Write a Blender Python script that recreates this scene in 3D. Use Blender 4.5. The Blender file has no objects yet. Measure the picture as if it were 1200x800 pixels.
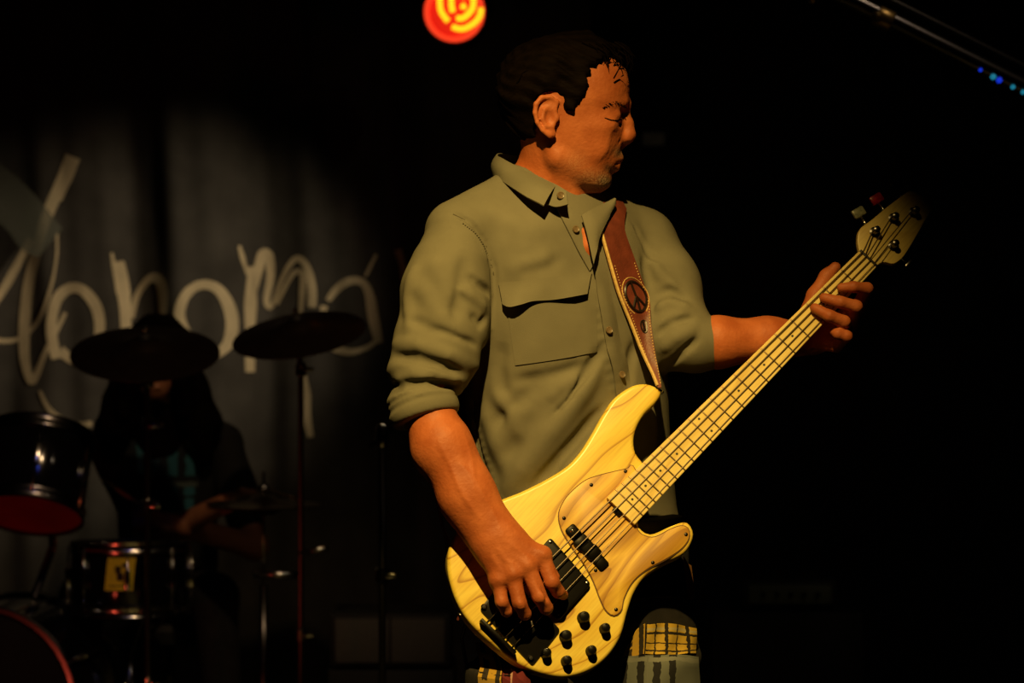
import bpy, bmesh, math, random
import numpy as np
from mathutils import Matrix, Vector

# ------------------------------------------------------------------ camera, light, exposure
scene = bpy.context.scene
COL = scene.collection
CAM_Z = 1.34
FPX = 85.0 / 36.0 * 1200.0          # focal length in pixels of the 1200x800 frame


def P(px, py, Y):
    """pixel + distance from the camera -> world point"""
    return np.array([(px - 600.0) / FPX * Y, Y, CAM_Z - (py - 400.0) / FPX * Y])


cam_data = bpy.data.cameras.new('camera')
cam_data.lens = 85.0
cam_data.sensor_width = 36.0
cam_data.clip_end = 60
cam_data.dof.use_dof = True
cam_data.dof.focus_distance = 4.0
cam_data.dof.aperture_fstop = 4.5
cam = bpy.data.objects.new('camera', cam_data)
cam.location = (0, 0, CAM_Z)
cam.rotation_euler = (math.pi / 2, 0, 0)
COL.objects.link(cam)
scene.camera = cam

world = bpy.data.worlds.new('world')
scene.world = world
world.use_nodes = True
world.node_tree.nodes['Background'].inputs[0].default_value = (0.9, 0.55, 0.4, 1)
world.node_tree.nodes['Background'].inputs[1].default_value = 0.0006


def spot(name, loc, aim, energy, color, angle, blend, radius):
    d = bpy.data.lights.new(name, 'SPOT')
    d.energy = energy
    d.color = color
    d.spot_size = math.radians(angle)
    d.spot_blend = blend
    d.shadow_soft_size = radius
    o = bpy.data.objects.new(name, d)
    o.location = loc
    v = Vector(aim) - Vector(loc)
    o.rotation_euler = v.to_track_quat('-Z', 'Y').to_euler()
    COL.objects.link(o)
    return o


# warm front-of-stage spotlight, high and a little to the left
spot('key_spotlight', (-0.10, 1.90, 3.45), (-0.09, 3.95, 1.04), 565, (1.0, 0.66, 0.18), 37.0, 0.85, 0.03)
# dim lamp washing the painted backdrop
spot('backdrop_spotlight', (0.75, 6.3, 2.4), (-1.36, 8.6, 1.36), 165, (1.0, 0.80, 0.52), 30, 1.0, 0.05)
# unseen red uplight added low in front to redden tom and cymbals
spot('red_floor_lamp', (-1.75, 5.3, 0.12), (-1.3, 7.0, 0.95), 4, (1.0, 0.10, 0.05), 60, 1.0, 0.05)
# unseen warm lamp added to light drummer and kit, its reflections pick out the chrome
spot('drum_spill', (-0.3, 4.9, 3.0), (-1.15, 7.2, 0.75), 46, (1.0, 0.66, 0.34), 44, 1.0, 0.04)
# unseen warm lamp added high right to bring out pipe and amplifiers
spot('right_spill', (1.5, 4.9, 3.4), (1.0, 7.4, 0.6), 9, (1.0, 0.75, 0.5), 95, 1.0, 0.05)
# little blue lamp that glints in the chrome
spot('blue_spill', (-0.9, 5.6, 1.9), (-1.28, 7.1, 0.6), 1.2, (0.05, 0.12, 1.0), 30, 1.0, 0.02)

scene.view_settings.view_transform = 'Standard'
scene.view_settings.look = 'None'
scene.view_settings.gamma = 1.0
scene.view_settings.use_curve_mapping = False
scene.view_settings.exposure = 0.0
scene.cycles.use_denoising = True
scene.cycles.max_bounces = 6
scene.cycles.sample_clamp_indirect = 3.0

random.seed(7)
rng = np.random.default_rng(7)

# ------------------------------------------------------------------ materials


def srgb(r, g, b):
    f = lambda c: (c / 12.92 if c <= 0.04045 else ((c + 0.055) / 1.055) ** 2.4)
    return (f(r / 255), f(g / 255), f(b / 255), 1.0)


class NT:
    def __init__(self, name):
        self.m = bpy.data.materials.new(name)
        self.m.use_nodes = True
        self.t = self.m.node_tree
        self.b = self.t.nodes['Principled BSDF']

    def n(self, typ, **kw):
        nd = self.t.nodes.new(typ)
        for k, v in kw.items():
            setattr(nd, k, v)
        return nd

    def l(self, a, ao, b, bi):
        self.t.links.new(a.outputs[ao], b.inputs[bi])


def mat(name, col, rough=0.6, metal=0.0, noise=0.12, nscale=30.0, bump=0.0, bscale=200.0, emit=None, estr=0.0,
        stretch=(1, 1, 1), spec=0.5):
    k = NT(name)
    tc = k.n('ShaderNodeTexCoord')
    mp = k.n('ShaderNodeMapping')
    mp.inputs['Scale'].default_value = stretch
    k.l(tc, 'Object', mp, 'Vector')
    nz = k.n('ShaderNodeTexNoise')
    nz.inputs['Scale'].default_value = nscale
    nz.inputs['Detail'].default_value = 4
    k.l(mp, 'Vector', nz, 'Vector')
    rp = k.n('ShaderNodeValToRGB')
    c = np.array(col[:3])
    rp.color_ramp.elements[0].position = 0.3
    rp.color_ramp.elements[1].position = 0.7
    rp.color_ramp.elements[0].color = (*(c * (1 - noise)), 1)
    rp.color_ramp.elements[1].color = (*np.minimum(c * (1 + noise), 1), 1)
    k.l(nz, 'Fac', rp, 'Fac')
    k.l(rp, 'Color', k.b, 'Base Color')
    k.b.inputs['Roughness'].default_value = rough
    k.b.inputs['Metallic'].default_value = metal
    k.b.inputs['Specular IOR Level'].default_value = spec
    if bump > 0:
        n2 = k.n('ShaderNodeTexNoise')
        n2.inputs['Scale'].default_value = bscale
        n2.inputs['Detail'].default_value = 3
        k.l(mp, 'Vector', n2, 'Vector')
        bp = k.n('ShaderNodeBump')
        bp.inputs['Strength'].default_value = bump
        bp.inputs['Distance'].default_value = 0.002
        k.l(n2, 'Fac', bp, 'Height')
        k.l(bp, 'Normal', k.b, 'Normal')
    if emit is not None:
        k.b.inputs['Emission Color'].default_value = (*emit[:3], 1)
        k.b.inputs['Emission Strength'].default_value = estr
    return k.m


def wood_mat(name, c_lo, c_hi, c_line, freq, vscale, rough, line_w=0.12, coat=0.25):
    """figured ash: long wavy growth lines along local x"""
    k = NT(name)
    tc = k.n('ShaderNodeTexCoord')
    mp = k.n('ShaderNodeMapping')
    mp.inputs['Scale'].default_value = (1.0, vscale, vscale * 0.6)
    k.l(tc, 'Object', mp, 'Vector')
    nz = k.n('ShaderNodeTexNoise')
    nz.inputs['Scale'].default_value = 2.1
    nz.inputs['Detail'].default_value = 1.5
    nz.inputs['Roughness'].default_value = 0.4
    k.l(mp, 'Vector', nz, 'Vector')
    m1 = k.n('ShaderNodeMath', operation='MULTIPLY')
    m1.inputs[1].default_value = freq
    k.l(nz, 'Fac', m1, 0)
    m2 = k.n('ShaderNodeMath', operation='FRACT')
    k.l(m1, 0, m2, 0)
    r1 = k.n('ShaderNodeValToRGB')
    e = r1.color_ramp.elements
    e[0].position = 0.0
    e[0].color = c_line
    e[1].position = 1.0
    e[1].color = c_hi
    a = e.new(line_w)
    a.color = c_lo
    b = e.new(0.55)
    b.color = c_hi
    b2 = e.new(0.97)
    b2.color = c_lo
    e[-1].color = c_line
    k.l(m2, 0, r1, 'Fac')
    # fine pores
    mp2 = k.n('ShaderNodeMapping')
    mp2.inputs['Scale'].default_value = (14, 260, 260)
    k.l(tc, 'Object', mp2, 'Vector')
    n2 = k.n('ShaderNodeTexNoise')
    n2.inputs['Scale'].default_value = 1.0
    n2.inputs['Detail'].default_value = 2
    k.l(mp2, 'Vector', n2, 'Vector')
    mx = k.n('ShaderNodeMix', data_type='RGBA', blend_type='MULTIPLY')
    rr = k.n('ShaderNodeValToRGB')
    rr.color_ramp.elements[0].position = 0.3
    rr.color_ramp.elements[0].color = (0.78, 0.74, 0.66, 1)
    rr.color_ramp.elements[1].position = 0.55
    rr.color_ramp.elements[1].color = (1, 1, 1, 1)
    k.l(n2, 'Fac', rr, 'Fac')
    mx.inputs[0].default_value = 0.6
    k.t.links.new(r1.outputs['Color'], mx.inputs[6])
    k.t.links.new(rr.outputs['Color'], mx.inputs[7])
    k.t.links.new(mx.outputs[2], k.b.inputs['Base Color'])
    k.b.inputs['Roughness'].default_value = rough
    k.b.inputs['Coat Weight'].default_value = coat
    k.b.inputs['Coat Roughness'].default_value = 0.25
    return k.m


M = {}
M['black_floor'] = mat('stage_floor_paint', (0.012, 0.011, 0.011), 0.55, noise=0.3, nscale=8, bump=0.1)
M['black_wall'] = mat('black_wall_paint', (0.006, 0.006, 0.006), 0.9, noise=0.3, nscale=5)
M['shirt'] = mat('olive_cotton', (0.168, 0.156, 0.112), 0.85, noise=0.10, nscale=14, bump=0.25, bscale=900, spec=0.2)
M['shirt_dark'] = mat('olive_cotton_seam', (0.09, 0.082, 0.055), 0.9, noise=0.1, nscale=60, spec=0.2)
M['button'] = mat('horn_button', (0.16, 0.11, 0.06), 0.35, noise=0.3, nscale=300)
M['hair'] = mat('dark_hair', (0.0045, 0.0026, 0.0018), 0.7, noise=0.4, nscale=90, bump=0.5, bscale=300, stretch=(0.3, 1, 1), spec=0.02)
M['eye'] = mat('eyeball', (0.25, 0.2, 0.16), 0.2, noise=0.1)
M['black_plastic'] = mat('black_plastic', (0.004, 0.0035, 0.003), 0.38, noise=0.1, spec=0.14)
M['black_metal'] = mat('black_metal', (0.02, 0.018, 0.017), 0.35, 0.7, noise=0.1)
M['chrome'] = mat('chrome', (0.62, 0.6, 0.58), 0.18, 1.0, noise=0.05)
M['dark_chrome'] = mat('dark_chrome', (0.16, 0.15, 0.15), 0.25, 1.0, noise=0.1)
M['string'] = mat('steel_string', (0.30, 0.24, 0.18), 0.24, 1.0, noise=0.2, nscale=400)
M['fret'] = mat('fret_wire', (0.25, 0.17, 0.09), 0.35, 0.9, noise=0.1)
M['dot'] = mat('dot_inlay', (0.006, 0.005, 0.004), 0.4, noise=0.1)
M['nut'] = mat('dark_nut', (0.02, 0.014, 0.01), 0.5)
M['wood_body'] = wood_mat('ash_body', (0.80, 0.56, 0.075, 1), (0.90, 0.70, 0.115, 1), (0.44, 0.22, 0.022, 1), 10.0, 4.0, 0.42, 0.10)
M['wood_guard'] = wood_mat('ash_pickguard', (0.60, 0.34, 0.036, 1), (0.80, 0.52, 0.075, 1), (0.38, 0.18, 0.02, 1), 14.0, 5.0, 0.5, 0.3, 0.05)
M['maple'] = wood_mat('maple_neck', (0.84, 0.64, 0.20, 1), (0.90, 0.70, 0.25, 1), (0.76, 0.54, 0.15, 1), 4.0, 3.0, 0.42)
M['guard_edge'] = mat('pickguard_edge', (0.12, 0.05, 0.015), 0.5)
M['leather'] = mat('brown_leather', (0.155, 0.034, 0.020), 0.5, noise=0.25, nscale=40, bump=0.3, bscale=300)
M['leather_edge'] = mat('tan_stitching', (0.62, 0.42, 0.15), 0.6, noise=0.2, nscale=200)
M['leather_mark'] = mat('burnt_leather_mark', (0.012, 0.006, 0.004), 0.4)
M['leather_tan'] = mat('tan_leather', (0.42, 0.2, 0.07), 0.5)
M['denim'] = mat('black_denim', (0.012, 0.010, 0.010), 0.9, noise=0.4, nscale=60, bump=0.3, bscale=600)
M['shoe'] = mat('black_canvas_shoe', (0.015, 0.014, 0.014), 0.7)
M['rubber'] = mat('white_rubber', (0.3, 0.29, 0.27), 0.6)
M['pearl_key'] = mat('pearl_key', (0.30, 0.31, 0.22), 0.3, noise=0.4, nscale=150)
M['red_key'] = mat('red_key', (0.45, 0.02, 0.035), 0.3, noise=0.4, nscale=150)  # red light falling on this key is put into its base colour
M['curtain'] = mat('charcoal_curtain', (0.062, 0.056, 0.049), 0.95, noise=0.25, nscale=6, bump=0.3, bscale=120, spec=0.1)
M['paint'] = mat('cream_paint', (0.52, 0.42, 0.26), 0.8, noise=0.18, nscale=22, stretch=(1, 1, 0.4))
M['cymbal'] = mat('dark_bronze', (0.035, 0.02, 0.014), 0.42, 0.8, noise=0.2, nscale=20, bump=0.1, bscale=80)
M['drum_shell'] = mat('black_lacquer', (0.004, 0.004, 0.005), 0.12, noise=0.1)
M['drum_head'] = mat('dark_drum_head', (0.012, 0.011, 0.012), 0.6, spec=0.1)
M['red_head'] = mat('dark_red_drum_head', (0.6, 0.03, 0.03), 0.35, noise=0.25, nscale=6)
M['sticker'] = mat('yellow_sticker', (0.80, 0.62, 0.03), 0.5, noise=0.1)
M['sticker_ink'] = mat('sticker_ink', (0.01, 0.008, 0.005), 0.5)
M['stick'] = mat('hickory', (0.45, 0.28, 0.14), 0.5)
M['tshirt'] = None
M['dskin'] = mat('skin_drummer', (0.50, 0.20, 0.10), 0.5, noise=0.1)
M['grey_grille'] = mat('grey_grille_cloth', (0.11, 0.10, 0.095), 0.8, noise=0.2, nscale=120, bump=0.4, bscale=400)
M['tolex'] = mat('black_tolex', (0.012, 0.011, 0.011), 0.6, noise=0.2, bump=0.3, bscale=300)
M['amp_panel'] = mat('grey_amp_panel', (0.14, 0.16, 0.11), 0.5)
M['paper'] = mat('pale_paper', (0.5, 0.5, 0.46), 0.8)
M['cable'] = mat('cable_rubber', (0.012, 0.012, 0.014), 0.35)


def skin_mat():
    k = NT('skin')
    tc = k.n('ShaderNodeTexCoord')
    n1 = k.n('ShaderNodeTexNoise')
    n1.inputs['Scale'].default_value = 26
    n1.inputs['Detail'].default_value = 6
    k.l(tc, 'Object', n1, 'Vector')
    r = k.n('ShaderNodeValToRGB')
    r.color_ramp.elements[0].position = 0.32
    r.color_ramp.elements[0].color = (0.39, 0.095, 0.027, 1)
    r.color_ramp.elements[1].position = 0.68
    r.color_ramp.elements[1].color = (0.54, 0.155, 0.052, 1)
    k.l(n1, 'Fac', r, 'Fac')
    # stubble colour comes from a vertex colour (hair colour of the thing itself)
    at = k.n('ShaderNodeVertexColor', layer_name='stubble')
    n2 = k.n('ShaderNodeTexNoise')
    n2.inputs['Scale'].default_value = 420
    n2.inputs['Detail'].default_value = 2
    k.l(tc, 'Object', n2, 'Vector')
    r2 = k.n('ShaderNodeValToRGB')
    r2.color_ramp.elements[0].position = 0.36
    r2.color_ramp.elements[0].color = (0.03, 0.022, 0.016, 1)
    r2.color_ramp.elements[1].position = 0.66
    r2.color_ramp.elements[1].color = (0.40, 0.28, 0.17, 1)
    k.l(n2, 'Fac', r2, 'Fac')
    mx = k.n('ShaderNodeMix', data_type='RGBA')
    k.t.links.new(at.outputs['Color'], mx.inputs[0])
    k.t.links.new(r.outputs['Color'], mx.inputs[6])
    k.t.links.new(r2.outputs['Color'], mx.inputs[7])
    k.t.links.new(mx.outputs[2], k.b.inputs['Base Color'])
    k.b.inputs['Roughness'].default_value = 0.55
    k.b.inputs['Specular IOR Level'].default_value = 0.3
    k.b.inputs['Subsurface Weight'].default_value = 0.0
    n3 = k.n('ShaderNodeTexNoise')
    n3.inputs['Scale'].default_value = 160
    n3.inputs['Detail'].default_value = 5
    k.l(tc, 'Object', n3, 'Vector')
    bp = k.n('ShaderNodeBump')
    bp.inputs['Strength'].default_value = 0.35
    bp.inputs['Distance'].default_value = 0.0025
    k.l(n3, 'Fac', bp, 'Height')
    k.l(bp, 'Normal', k.b, 'Normal')
    return k.m


M['skin'] = skin_mat()


def uv_stripe_mat(name, base, rows):
    """rows: list of (axis, centre, halfwidth, colour) painted over base in UV space: woven or printed cloth"""
    k = NT(name)
    uv = k.n('ShaderNodeUVMap', uv_map='UVMap')
    nz = k.n('ShaderNodeTexNoise')
    nz.inputs['Scale'].default_value = 9
    k.l(uv, 'UV', nz, 'Vector')
    jit = k.n('ShaderNodeMix', data_type='RGBA', blend_type='LINEAR_LIGHT')
    jit.inputs[0].default_value = 0.035
    k.t.links.new(uv.outputs['UV'], jit.inputs[6])
    k.t.links.new(nz.outputs['Color'], jit.inputs[7])
    sp = k.n('ShaderNodeSeparateXYZ')
    k.t.links.new(jit.outputs[2], sp.inputs[0])
    cur = k.n('ShaderNodeRGB')
    cur.outputs[0].default_value = (*base, 1)
    out = cur.outputs[0]
    for ax, c, hw, colr in rows:
        cm = k.n('ShaderNodeMath', operation='COMPARE')
        k.t.links.new(sp.outputs[ax], cm.inputs[0])
        cm.inputs[1].default_value = c
        cm.inputs[2].default_value = hw
        mx = k.n('ShaderNodeMix', data_type='RGBA')
        k.t.links.new(cm.outputs[0], mx.inputs[0])
        k.t.links.new(out, mx.inputs[6])
        mx.inputs[7].default_value = (*colr, 1)
        out = mx.outputs[2]
    k.t.links.new(out, k.b.inputs['Base Color'])
    k.b.inputs['Roughness'].default_value = 0.9
    return k.m


# ------------------------------------------------------------------ mesh helpers


def link(name, me, material, parent=None, smooth=True):
    o = bpy.data.objects.new(name, me)
    COL.objects.link(o)
    if material is not None:
        me.materials.append(material)
    if parent is not None:
        o.parent = parent
    if smooth:
        me.polygons.foreach_set('use_smooth', np.ones(len(me.polygons), dtype=bool))
    me.update()
    return o


class MB:
    """collects verts and faces of ONE part"""

    def __init__(self):
        self.v = []
        self.f = []

    def add(self, verts, faces):
        o = len(self.v)
        self.v.extend([tuple(float(c) for c in p) for p in verts])
        self.f.extend([tuple(i + o for i in f) for f in faces])
        return self

    def tube(self, pts, r, seg=8, caps=True, flat=None):
        pts = [np.asarray(p, float) for p in pts]
        n = len(pts)
        rr = np.broadcast_to(np.asarray(r, float), (n,))
        verts, faces = [], []
        up = None
        for i in range(n):
            t = pts[min(i + 1, n - 1)] - pts[max(i - 1, 0)]
            t = t / (np.linalg.norm(t) + 1e-12)
            if up is None:
                a = np.array([0, 0, 1.0]) if abs(t[2]) < 0.9 else np.array([1.0, 0, 0])
                up = a
            s = np.cross(t, up)
            s /= np.linalg.norm(s) + 1e-12
            up2 = np.cross(s, t)
            up = up2
            for j in range(seg):
                a = 2 * math.pi * j / seg
                verts.append(pts[i] + rr[i] * (math.cos(a) * s + math.sin(a) * up2))
        for i in range(n - 1):
            for j in range(seg):
                a = i * seg + j
                b = i * seg + (j + 1) % seg
                faces.append((a, b, b + seg, a + seg))
        if caps:
            faces.append(tuple(range(seg))[::-1])
            faces.append(tuple(range((n - 1) * seg, n * seg)))
        return self.add(verts, faces)

    def box(self, c, size, R=None, bev=0.0):
        bm = bmesh.new()
        bmesh.ops.create_cube(bm, size=1.0)
        for v in bm.verts:
            v.co = Vector((v.co.x * size[0], v.co.y * size[1], v.co.z * size[2]))
        if bev > 0:
            bmesh.ops.bevel(bm, geom=list(bm.edges), offset=bev, segments=2, affect='EDGES', profile=0.5)
        vs = np.array([v.co[:] for v in bm.verts])
        for i, v in enumerate(bm.verts):
            v.index = i
        fs = [tuple(v.index for v in f.verts) for f in bm.faces]
        bm.free()
        if R is not None:
            vs = vs @ np.asarray(R, float).T
        return self.add(vs + np.asarray(c, float), fs)

    def lathe(self, prof, origin=(0, 0, 0), axis=(0, 0, 1), seg=24, ring=False):
        az = np.asarray(axis, float)
        az = az / np.linalg.norm(az)
        a = np.array([1.0, 0, 0]) if abs(az[0]) < 0.9 else np.array([0, 1.0, 0])
        ex = np.cross(a, az)
        ex /= np.linalg.norm(ex)
        ey = np.cross(az, ex)
        o = np.asarray(origin, float)
        verts, faces = [], []
        n = len(prof)
        for r, z in prof:
            for j in range(seg):
                t = 2 * math.pi * j / seg
                verts.append(o + az * z + max(r, 1e-5) * (math.cos(t) * ex + math.sin(t) * ey))
        for i in range(n - 1):
            for j in range(seg):
                a = i * seg + j
                b = i * seg + (j + 1) % seg
                faces.append((a, b, b + seg, a + seg))
        if ring:
            for j in range(seg):
                a = (n - 1) * seg + j
                b = (n - 1) * seg + (j + 1) % seg
                faces.append((a, b, (j + 1) % seg, j))
        else:
            faces.append(tuple(range(seg))[::-1])
            faces.append(tuple(range((n - 1) * seg, n * seg)))
        return self.add(verts, faces)

    def poly(self, outline, h0, h1, rnd=0.0, steps=4):
        """extruded 2D outline in local x,y between z=h0 (back) and z=h1 (front) with rounded edges"""
        o = np.asarray(outline, float)
        area = 0.5 * np.sum(o[:, 0] * np.roll(o[:, 1], -1) - np.roll(o[:, 0], -1) * o[:, 1])
        if area < 0:
            o = o[::-1]
        n = len(o)
        t = np.roll(o, -1, 0) - np.roll(o, 1, 0)
        t /= np.linalg.norm(t, axis=1)[:, None] + 1e-12
        nin = np.stack([-t[:, 1], t[:, 0]], 1)
        rings = []
        if rnd > 0:
            for i in range(steps + 1):
                a = math.pi / 2 * i / steps
                rings.append((rnd * (1 - math.sin(a)), h0 + rnd * (1 - math.cos(a))))
            for i in range(steps, -1, -1):
                a = math.pi / 2 * i / steps
                rings.append((rnd * (1 - math.sin(a)), h1 - rnd * (1 - math.cos(a))))
        else:
            rings = [(0, h0), (0, h1)]
        verts, faces = [], []
        for ins, z in rings:
            q = o + nin * ins
            verts += [(x, y, z) for x, y in q]
        for i in range(len(rings) - 1):
            for j in range(n):
                a = i * n + j
                b = i * n + (j + 1) % n
                faces.append((a, b, b + n, a + n))
        faces.append(tuple(range(n))[::-1])
        faces.append(tuple(range((len(rings) - 1) * n, len(rings) * n)))
        return self.add(verts, faces)

    def build(self, name, material, parent=None, smooth=True, auto=35):
        me = bpy.data.meshes.new(name)
        me.from_pydata(self.v, [], self.f)
        bm = bmesh.new()
        bm.from_mesh(me)
        bmesh.ops.recalc_face_normals(bm, faces=bm.faces)
        if smooth and auto:
            lim = math.radians(auto)
            for e in bm.edges:
                if len(e.link_faces) == 2 and e.calc_face_angle(0) > lim:
                    e.smooth = False
        bm.to_mesh(me)
        bm.free()
        return link(name, me, material, parent, smooth)


def spline(pts, n, closed=False):
    """Catmull-Rom resample to n points, arc-length even"""
    p = np.asarray(pts, float)
    m = len(p)
    out = []
    segs = m if closed else m - 1
    for i in range(segs):
        if closed:
            p0, p1, p2, p3 = p[(i - 1) % m], p[i], p[(i + 1) % m], p[(i + 2) % m]
        else:
            p0, p1, p2, p3 = p[max(i - 1, 0)], p[i], p[i + 1], p[min(i + 2, m - 1)]
        for t in np.linspace(0, 1, 12, endpoint=False):
            out.append(0.5 * ((2 * p1) + (-p0 + p2) * t + (2 * p0 - 5 * p1 + 4 * p2 - p3) * t * t + (-p0 + 3 * p1 - 3 * p2 + p3) * t ** 3))
    out.append(p[0] if closed else p[-1])
    out = np.array(out)
    d = np.r_[0, np.cumsum(np.linalg.norm(np.diff(out, axis=0), axis=1))]
    s = np.linspace(0, d[-1], n + 1 if closed else n)
    if closed:
        s = s[:-1]
    return np.stack([np.interp(s, d, out[:, k]) for k in range(out.shape[1])], 1)


def empty(name, loc, mw=None):
    o = bpy.data.objects.new(name, None)
    o.empty_display_size = 0.1
    COL.objects.link(o)
    if mw is not None:
        o.matrix_world = mw
    else:
        o.location = loc
    return o


def tag(o, label, cat, group=None, kind=None):
    o['label'] = label
    o['category'] = cat
    if group:
        o['group'] = group
    if kind:
        o['kind'] = kind
    return o


def struct(o):
    o['kind'] = 'structure'
    return o


def thing(name, label, cat, loc, group=None):
    """empty at the base; parts keep world coordinates through W()"""
    o = empty(name, loc)
    tag(o, label, cat, group)
    return o


def part(mb, name, material, root, sub=None, smooth=True, label=None):
    """mb is in world coordinates; root is the thing's empty; sub is a part to hang it under"""
    off = np.array(root.location[:])
    mb.v = [tuple(np.array(v) - off) for v in mb.v]
    o = mb.build(name, material, sub if sub is not None else root, smooth)
    if label:
        o['label'] = label
    return o


# ------------------------------------------------------------------ signed-distance modelling (bodies and cloth)


def smin(a, b, k):
    if k <= 0:
        return np.minimum(a, b)
    h = np.maximum(k - np.abs(a - b), 0) / k
    return np.minimum(a, b) - h * h * k * 0.25


class SDF:
    def __init__(self):
        self.ops = []      # (op, fn, centre, R, k)
        self.disp = []     # (fn, centre, R)

    def add(self, fn, c, R, k=0.0, op='u'):
        self.ops.append((op, fn, np.asarray(c, float), float(R), float(k)))
        return self

    def cap(self, a, b, ra, rb=None, k=0.01, op='u'):
        a = np.asarray(a, float)
        b = np.asarray(b, float)
        rb = ra if rb is None else rb
        ba = b - a
        L2 = float(ba @ ba) + 1e-12

        def fn(p):
            t = np.clip((p - a) @ ba / L2, 0, 1)
            return np.linalg.norm(p - a - t[:, None] * ba, axis=1) - (ra + (rb - ra) * t)
        return self.add(fn, (a + b) / 2, math.sqrt(L2) / 2 + max(ra, rb), k, op)

    def chain(self, pts, rs, k=0.006, op='u'):
        for i in range(len(pts) - 1):
            self.cap(pts[i], pts[i + 1], rs[i], rs[i + 1], k, op)
        return self

    def ell(self, c, r, k=0.01, op='u', R=None):
        c = np.asarray(c, float)
        r = np.asarray(r, float)

        def fn(p):
            q = p - c
            if R is not None:
                q = q @ R
            k0 = np.linalg.norm(q / r, axis=1)
            k1 = np.linalg.norm(q / (r * r), axis=1) + 1e-9
            return np.where(k0 < 1e-4, -r.min(), k0 * (k0 - 1) / k1)
        return self.add(fn, c, r.max(), k, op)

    def slices(self, o, ex, ey, ez, table, k=0.01, op='u', n=2.0):
        """stack of super-ellipses along ez; rows (z, cx, cy, rx, ry)"""
        o, ex, ey, ez = [np.asarray(v, float) for v in (o, ex, ey, ez)]
        T = np.asarray(table, float)
        s = np.arange(len(T))
        T2 = spline_cols(T)
        zz = T2[:, 0]
        z0, z1 = zz[0], zz[-1]
        mid = o + ez * (z0 + z1) / 2
        R = (z1 - z0) / 2 + np.max(np.maximum(T[:, 3], T[:, 4])) + np.max(np.abs(T[:, 1:3]))

        def fn(p):
            q = p - o
            z = q @ ez
            zc = np.clip(z, z0, z1)
            x = q @ ex - np.interp(zc, zz, T2[:, 1])
            y = q @ ey - np.interp(zc, zz, T2[:, 2])
            rx = np.interp(zc, zz, T2[:, 3])
            ry = np.interp(zc, zz, T2[:, 4])
            nn = np.interp(zc, zz, T2[:, 5]) if T2.shape[1] > 5 else n
            qq = ((np.abs(x) / rx) ** nn + (np.abs(y) / ry) ** nn) ** (1.0 / nn)
            ln = np.sqrt(x * x + y * y)
            d = np.where(qq < 0.05, -np.minimum(rx, ry), ln * (1 - 1 / np.maximum(qq, 0.05)))
            e = np.maximum(z0 - z, z - z1)
            return np.where(e > 0, np.sqrt(np.maximum(d, 0) ** 2 + e * e), np.maximum(d, e))
        return self.add(fn, mid, R, k, op)

    def ridge(self, pts, amp, width):
        """raise (amp>0) or sink (amp<0) the surface along a 3D polyline; tapers to both ends"""
        pts = np.asarray(pts, float)
        c = pts.mean(0)
        R = np.max(np.linalg.norm(pts - c, axis=1)) + 3 * width
        L = np.r_[0, np.cumsum(np.linalg.norm(np.diff(pts, axis=0), axis=1))]

        def fn(p):
            best = np.full(len(p), 1e9)
            bs = np.zeros(len(p))
            for i in range(len(pts) - 1):
                a = pts[i]
                ba = pts[i + 1] - a
                t = np.clip((p - a) @ ba / (ba @ ba + 1e-12), 0, 1)
                d2 = np.sum((p - a - t[:, None] * ba) ** 2, 1)
                m = d2 < best
                best = np.where(m, d2, best)
                bs = np.where(m, (L[i] + t * (L[i + 1] - L[i])) / L[-1], bs)
            env = np.clip(np.minimum(bs, 1 - bs) * 5, 0, 1)
            return -amp * np.exp(-best / (width * width)) * (0.15 + 0.85 * env)
        self.disp.append((fn, c, R))

    def field(self, fn, c=(0, 0, 0), R=1e6):
        self.disp.append((fn, np.asarray(c, float), R))

    def ev(self, p, c=None, br=None, disp=True):
        p = np.asarray(p, float)
        d = np.full(len(p), 0.15)
        for op, fn, oc, R, k in self.ops:
            if c is not None and np.linalg.norm(c - oc) - R > br + k + 0.012:
                continue
            e = fn(p)
            if op == 'u':
                d = smin(d, e, k)
            elif op == 's':
                d = -smin(-d, e, k)
            elif op == 'i':
                d = -smin(-d, -e, k)
        if disp:
            for fn, oc, R in self.disp:
                if c is not None and np.linalg.norm(c - oc) - R > br:
                    continue
                d = d + fn(p)
        return d

    def grad(self, p, disp=True, e=0.002):
        p = np.asarray(p, float)
        g = np.stack([self.ev(p + np.eye(3)[i] * e, disp=disp) - self.ev(p - np.eye(3)[i] * e, disp=disp) for i in range(3)], 1)
        return g / (np.linalg.norm(g, axis=1)[:, None] + 1e-12)

    def hits(self, pxy, y0=3.55, y1=4.7, disp=True):
        """march camera rays through pixels; returns surface points (or the closest approach)"""
        pxy = np.asarray(pxy, float).reshape(-1, 2)
        Y = np.full(len(pxy), y0)
        bestd = np.full(len(pxy), 9.0)
        bestY = Y.copy()

        def pt(Y):
            return np.stack([(pxy[:, 0] - 600) / FPX * Y, Y, CAM_Z - (pxy[:, 1] - 400) / FPX * Y], 1)
        done = np.zeros(len(pxy), bool)
        for _ in range(90):
            d = self.ev(pt(Y), disp=disp)
            m = (d < bestd) & ~done
            bestd = np.where(m, d, bestd)
            bestY = np.where(m, Y, bestY)
            done |= d < 0.0004
            Y = np.where(done, Y, np.minimum(Y + np.maximum(d * 0.8, 0.0006), y1))
            if done.all():
                break
        Yf = np.where(done, Y, bestY)
        return pt(Yf)

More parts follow.
